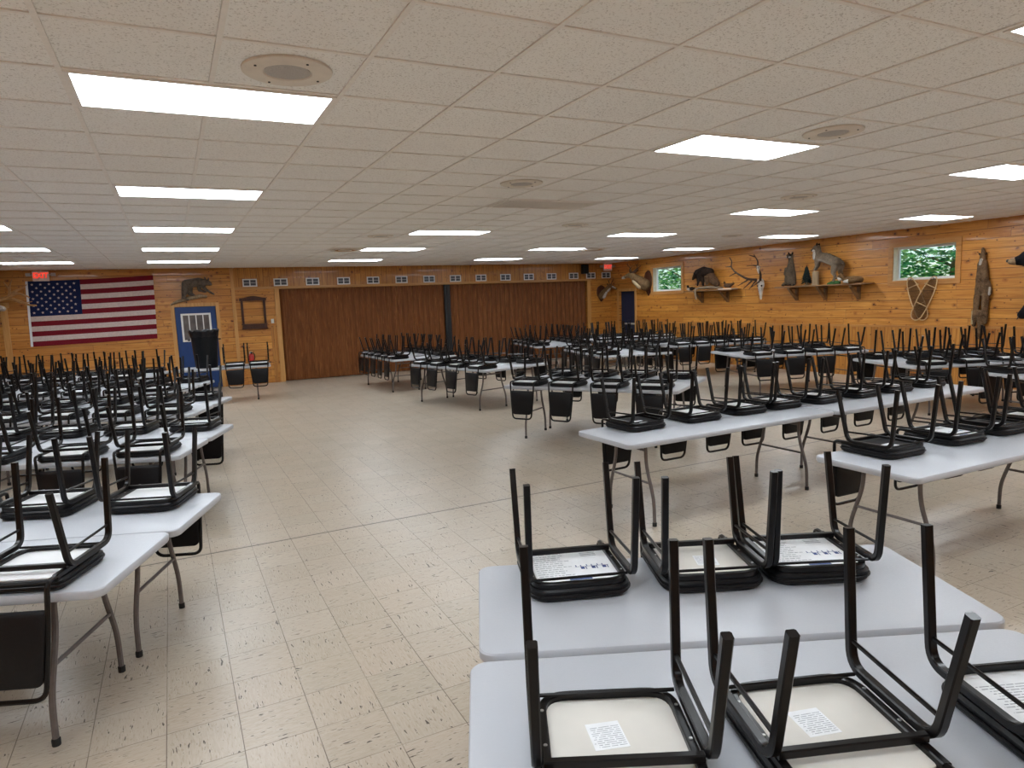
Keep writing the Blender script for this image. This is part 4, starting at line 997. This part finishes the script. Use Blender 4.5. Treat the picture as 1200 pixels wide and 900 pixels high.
pair(10.15, 12.05, -14, 2.44, 5, 'below the shorter shelf', 'pair below short shelf')
pair(10.25, 15.30, -12, 2.44, 5, 'nearest the navy door', 'pair by navy door')
table(10.45, 4.35, -18, 2.44, 1, [-.98, -.4, .2, .8], 'white folding table at the right edge before the snowshoe pair', 'table before the snowshoes', None, 5)
# left bank: pairs whose right ends line the aisle (pair() takes the left end, so work back from the right end)
def lpair(mx, my, th, name, short, col2=False, n=4):
    a = math.radians(th); u = Vector((math.cos(a), math.sin(a))); nn = Vector((-u.y, u.x))
    P = Vector((mx, my)) - nn * .762 - u * 2.44
    pair(P.x, P.y, th, 2.44, n, name, short)
    if col2:
        Q = P - u * 2.47; pair(Q.x, Q.y, th, 2.44, n, 'left of the one ' + name, 'pair beyond the ' + short)
a = math.radians(-21.5)
u = Vector((math.cos(a), math.sin(a))); nn = Vector((-u.y, u.x))
Ln = Vector((-.23, 3.62)) - u * 1.22; Lf = Vector((.071, 4.321)) - u * 1.22
table(Ln.x, Ln.y, -21.5, 2.44, -1, [-.95, -.33, .27, .87], 'white folding table closest at the left edge', 'the left edge table', [('white', None), ('white', None), ('white', 'sticker'), ('white', None)], 2)
table(Lf.x, Lf.y, -21.5, 2.44, 1, [-.95, -.33, .25, .86], 'white folding table behind the closest left edge table, corner in the aisle', 'the second left table', [('white', None)] * 4, 2, .18)
lpair(.235, 6.82, -21, 'third in the left bank', 'second left pair')
lpair(.415, 9.325, -21, 'fifth in the left bank', 'third left pair', True)
lpair(.33, 12.06, -22, 'seventh in the left bank', 'fourth left pair', True)
lpair(-.30, 15.0, -20, 'farthest left, under the flag', 'farthest left pair', True)
# small table by the partition with two chairs
make_table(.98, 15.75, -6, 1.83, 'folding table beside the partition, holding a black bin and two upturned chairs')
make_chair(1.16, 15.57, math.radians(-6) + PI, 'black upturned chair beside the black bin, below the dark wooden frame', 'upturned chairs by the bin', 'white', None)
make_chair(1.64, 15.52, math.radians(-6) + PI, 'black upturned chair at the right end of the table beside the partition', 'upturned chairs by the bin', 'white', None)
# bin standing on the small table
t = empty('trash_bin', 'tall black bin with a gathered liner rim in front of the blue door', 'bin', (.62, 15.80, TOP), 0)
bm = bmesh.new(); lathe(bm, [(0, 0), (.21, 0), (.22, .02), (.27, .72), (.285, .76), (.275, .78), (.25, .77), (.2, .1), (0, .1)], n=28); mk('barrel', bm, 'bin', t, True)
bm = bmesh.new()
def lr(r, z, amp, k): return [((r + amp * math.sin(k * a * 2 * PI / 60 * 1.0)) * math.cos(a * 2 * PI / 60), (r + amp * math.sin(k * a * 2 * PI / 60)) * math.sin(a * 2 * PI / 60), z + amp * math.cos(k * a * 2 * PI / 60 * .7)) for a in range(60)]
loft(bm, [lr(.275, .66, .006, 17), lr(.288, .74, .006, 17), lr(.298, .785, .012, 13), lr(.29, .805, .014, 13), lr(.265, .79, .006, 9), lr(.25, .70, .003, 9)], cap=False); mk('liner', bm, 'bag', t, True)
for s in (-1, 1):
    bm = bmesh.new(); sweep(bm, fillet([(s * .27, -.05, .60), (s * .315, -.05, .60), (s * .315, .05, .60), (s * .27, .05, .60)], .02, 3), .011, 6); mk('handle', bm, 'bin', t, True)

# ------------------------------------------------------------------ world, camera
w = bpy.data.worlds.new('World'); bpy.context.scene.world = w; w.use_nodes = True
nt = w.node_tree; bg = nt.nodes['Background']
sky = nt.nodes.new('ShaderNodeTexSky'); sky.sky_type = 'NISHITA'; sky.sun_disc = False; sky.sun_elevation = math.radians(50); sky.sun_rotation = math.radians(120)
nt.links.new(sky.outputs[0], bg.inputs[0]); bg.inputs[1].default_value = .26
sun = bpy.data.lights.new('Sun', 'SUN'); sun.energy = 3.5; sun.color = (1, .96, .85); sun.angle = .01
so = bpy.data.objects.new('Sun', sun); C.objects.link(so); so.rotation_euler = (math.radians(35), 0, math.radians(-60))
so.rotation_euler = Vector((.6, .25, -.75)).to_track_quat('-Z', 'Y').to_euler()

cam = bpy.data.cameras.new('Camera'); co = bpy.data.objects.new('Camera', cam); C.objects.link(co)
f, yaw, pitch, roll = 789.5982, .4639, .1219, -.0393
cam.sensor_width = 36; cam.lens = f / 1200 * 36; cam.clip_end = 200; cam.clip_start = .02
fwd = Vector((math.sin(yaw) * math.cos(pitch), math.cos(yaw) * math.cos(pitch), -math.sin(pitch)))
rt = Vector((math.cos(yaw), -math.sin(yaw), 0)); up = rt.cross(fwd)
c, s = math.cos(roll), math.sin(roll); r2 = rt * c + up * s; u2 = rt * -s + up * c
co.matrix_world = Matrix(((r2.x, u2.x, -fwd.x, 0), (r2.y, u2.y, -fwd.y, 0), (r2.z, u2.z, -fwd.z, 1.8878), (0, 0, 0, 1)))
sc = bpy.context.scene; sc.camera = co
sc.view_settings.view_transform = 'Standard'; sc.view_settings.look = 'None'; sc.view_settings.exposure = 0.0
sc.cycles.use_denoising = True
sc.cycles.max_bounces = 8; sc.cycles.diffuse_bounces = 5; sc.cycles.glossy_bounces = 3; sc.cycles.transparent_max_bounces = 8
sc.cycles.sample_clamp_indirect = 6.0; sc.cycles.caustics_reflective = False; sc.cycles.caustics_refractive = False
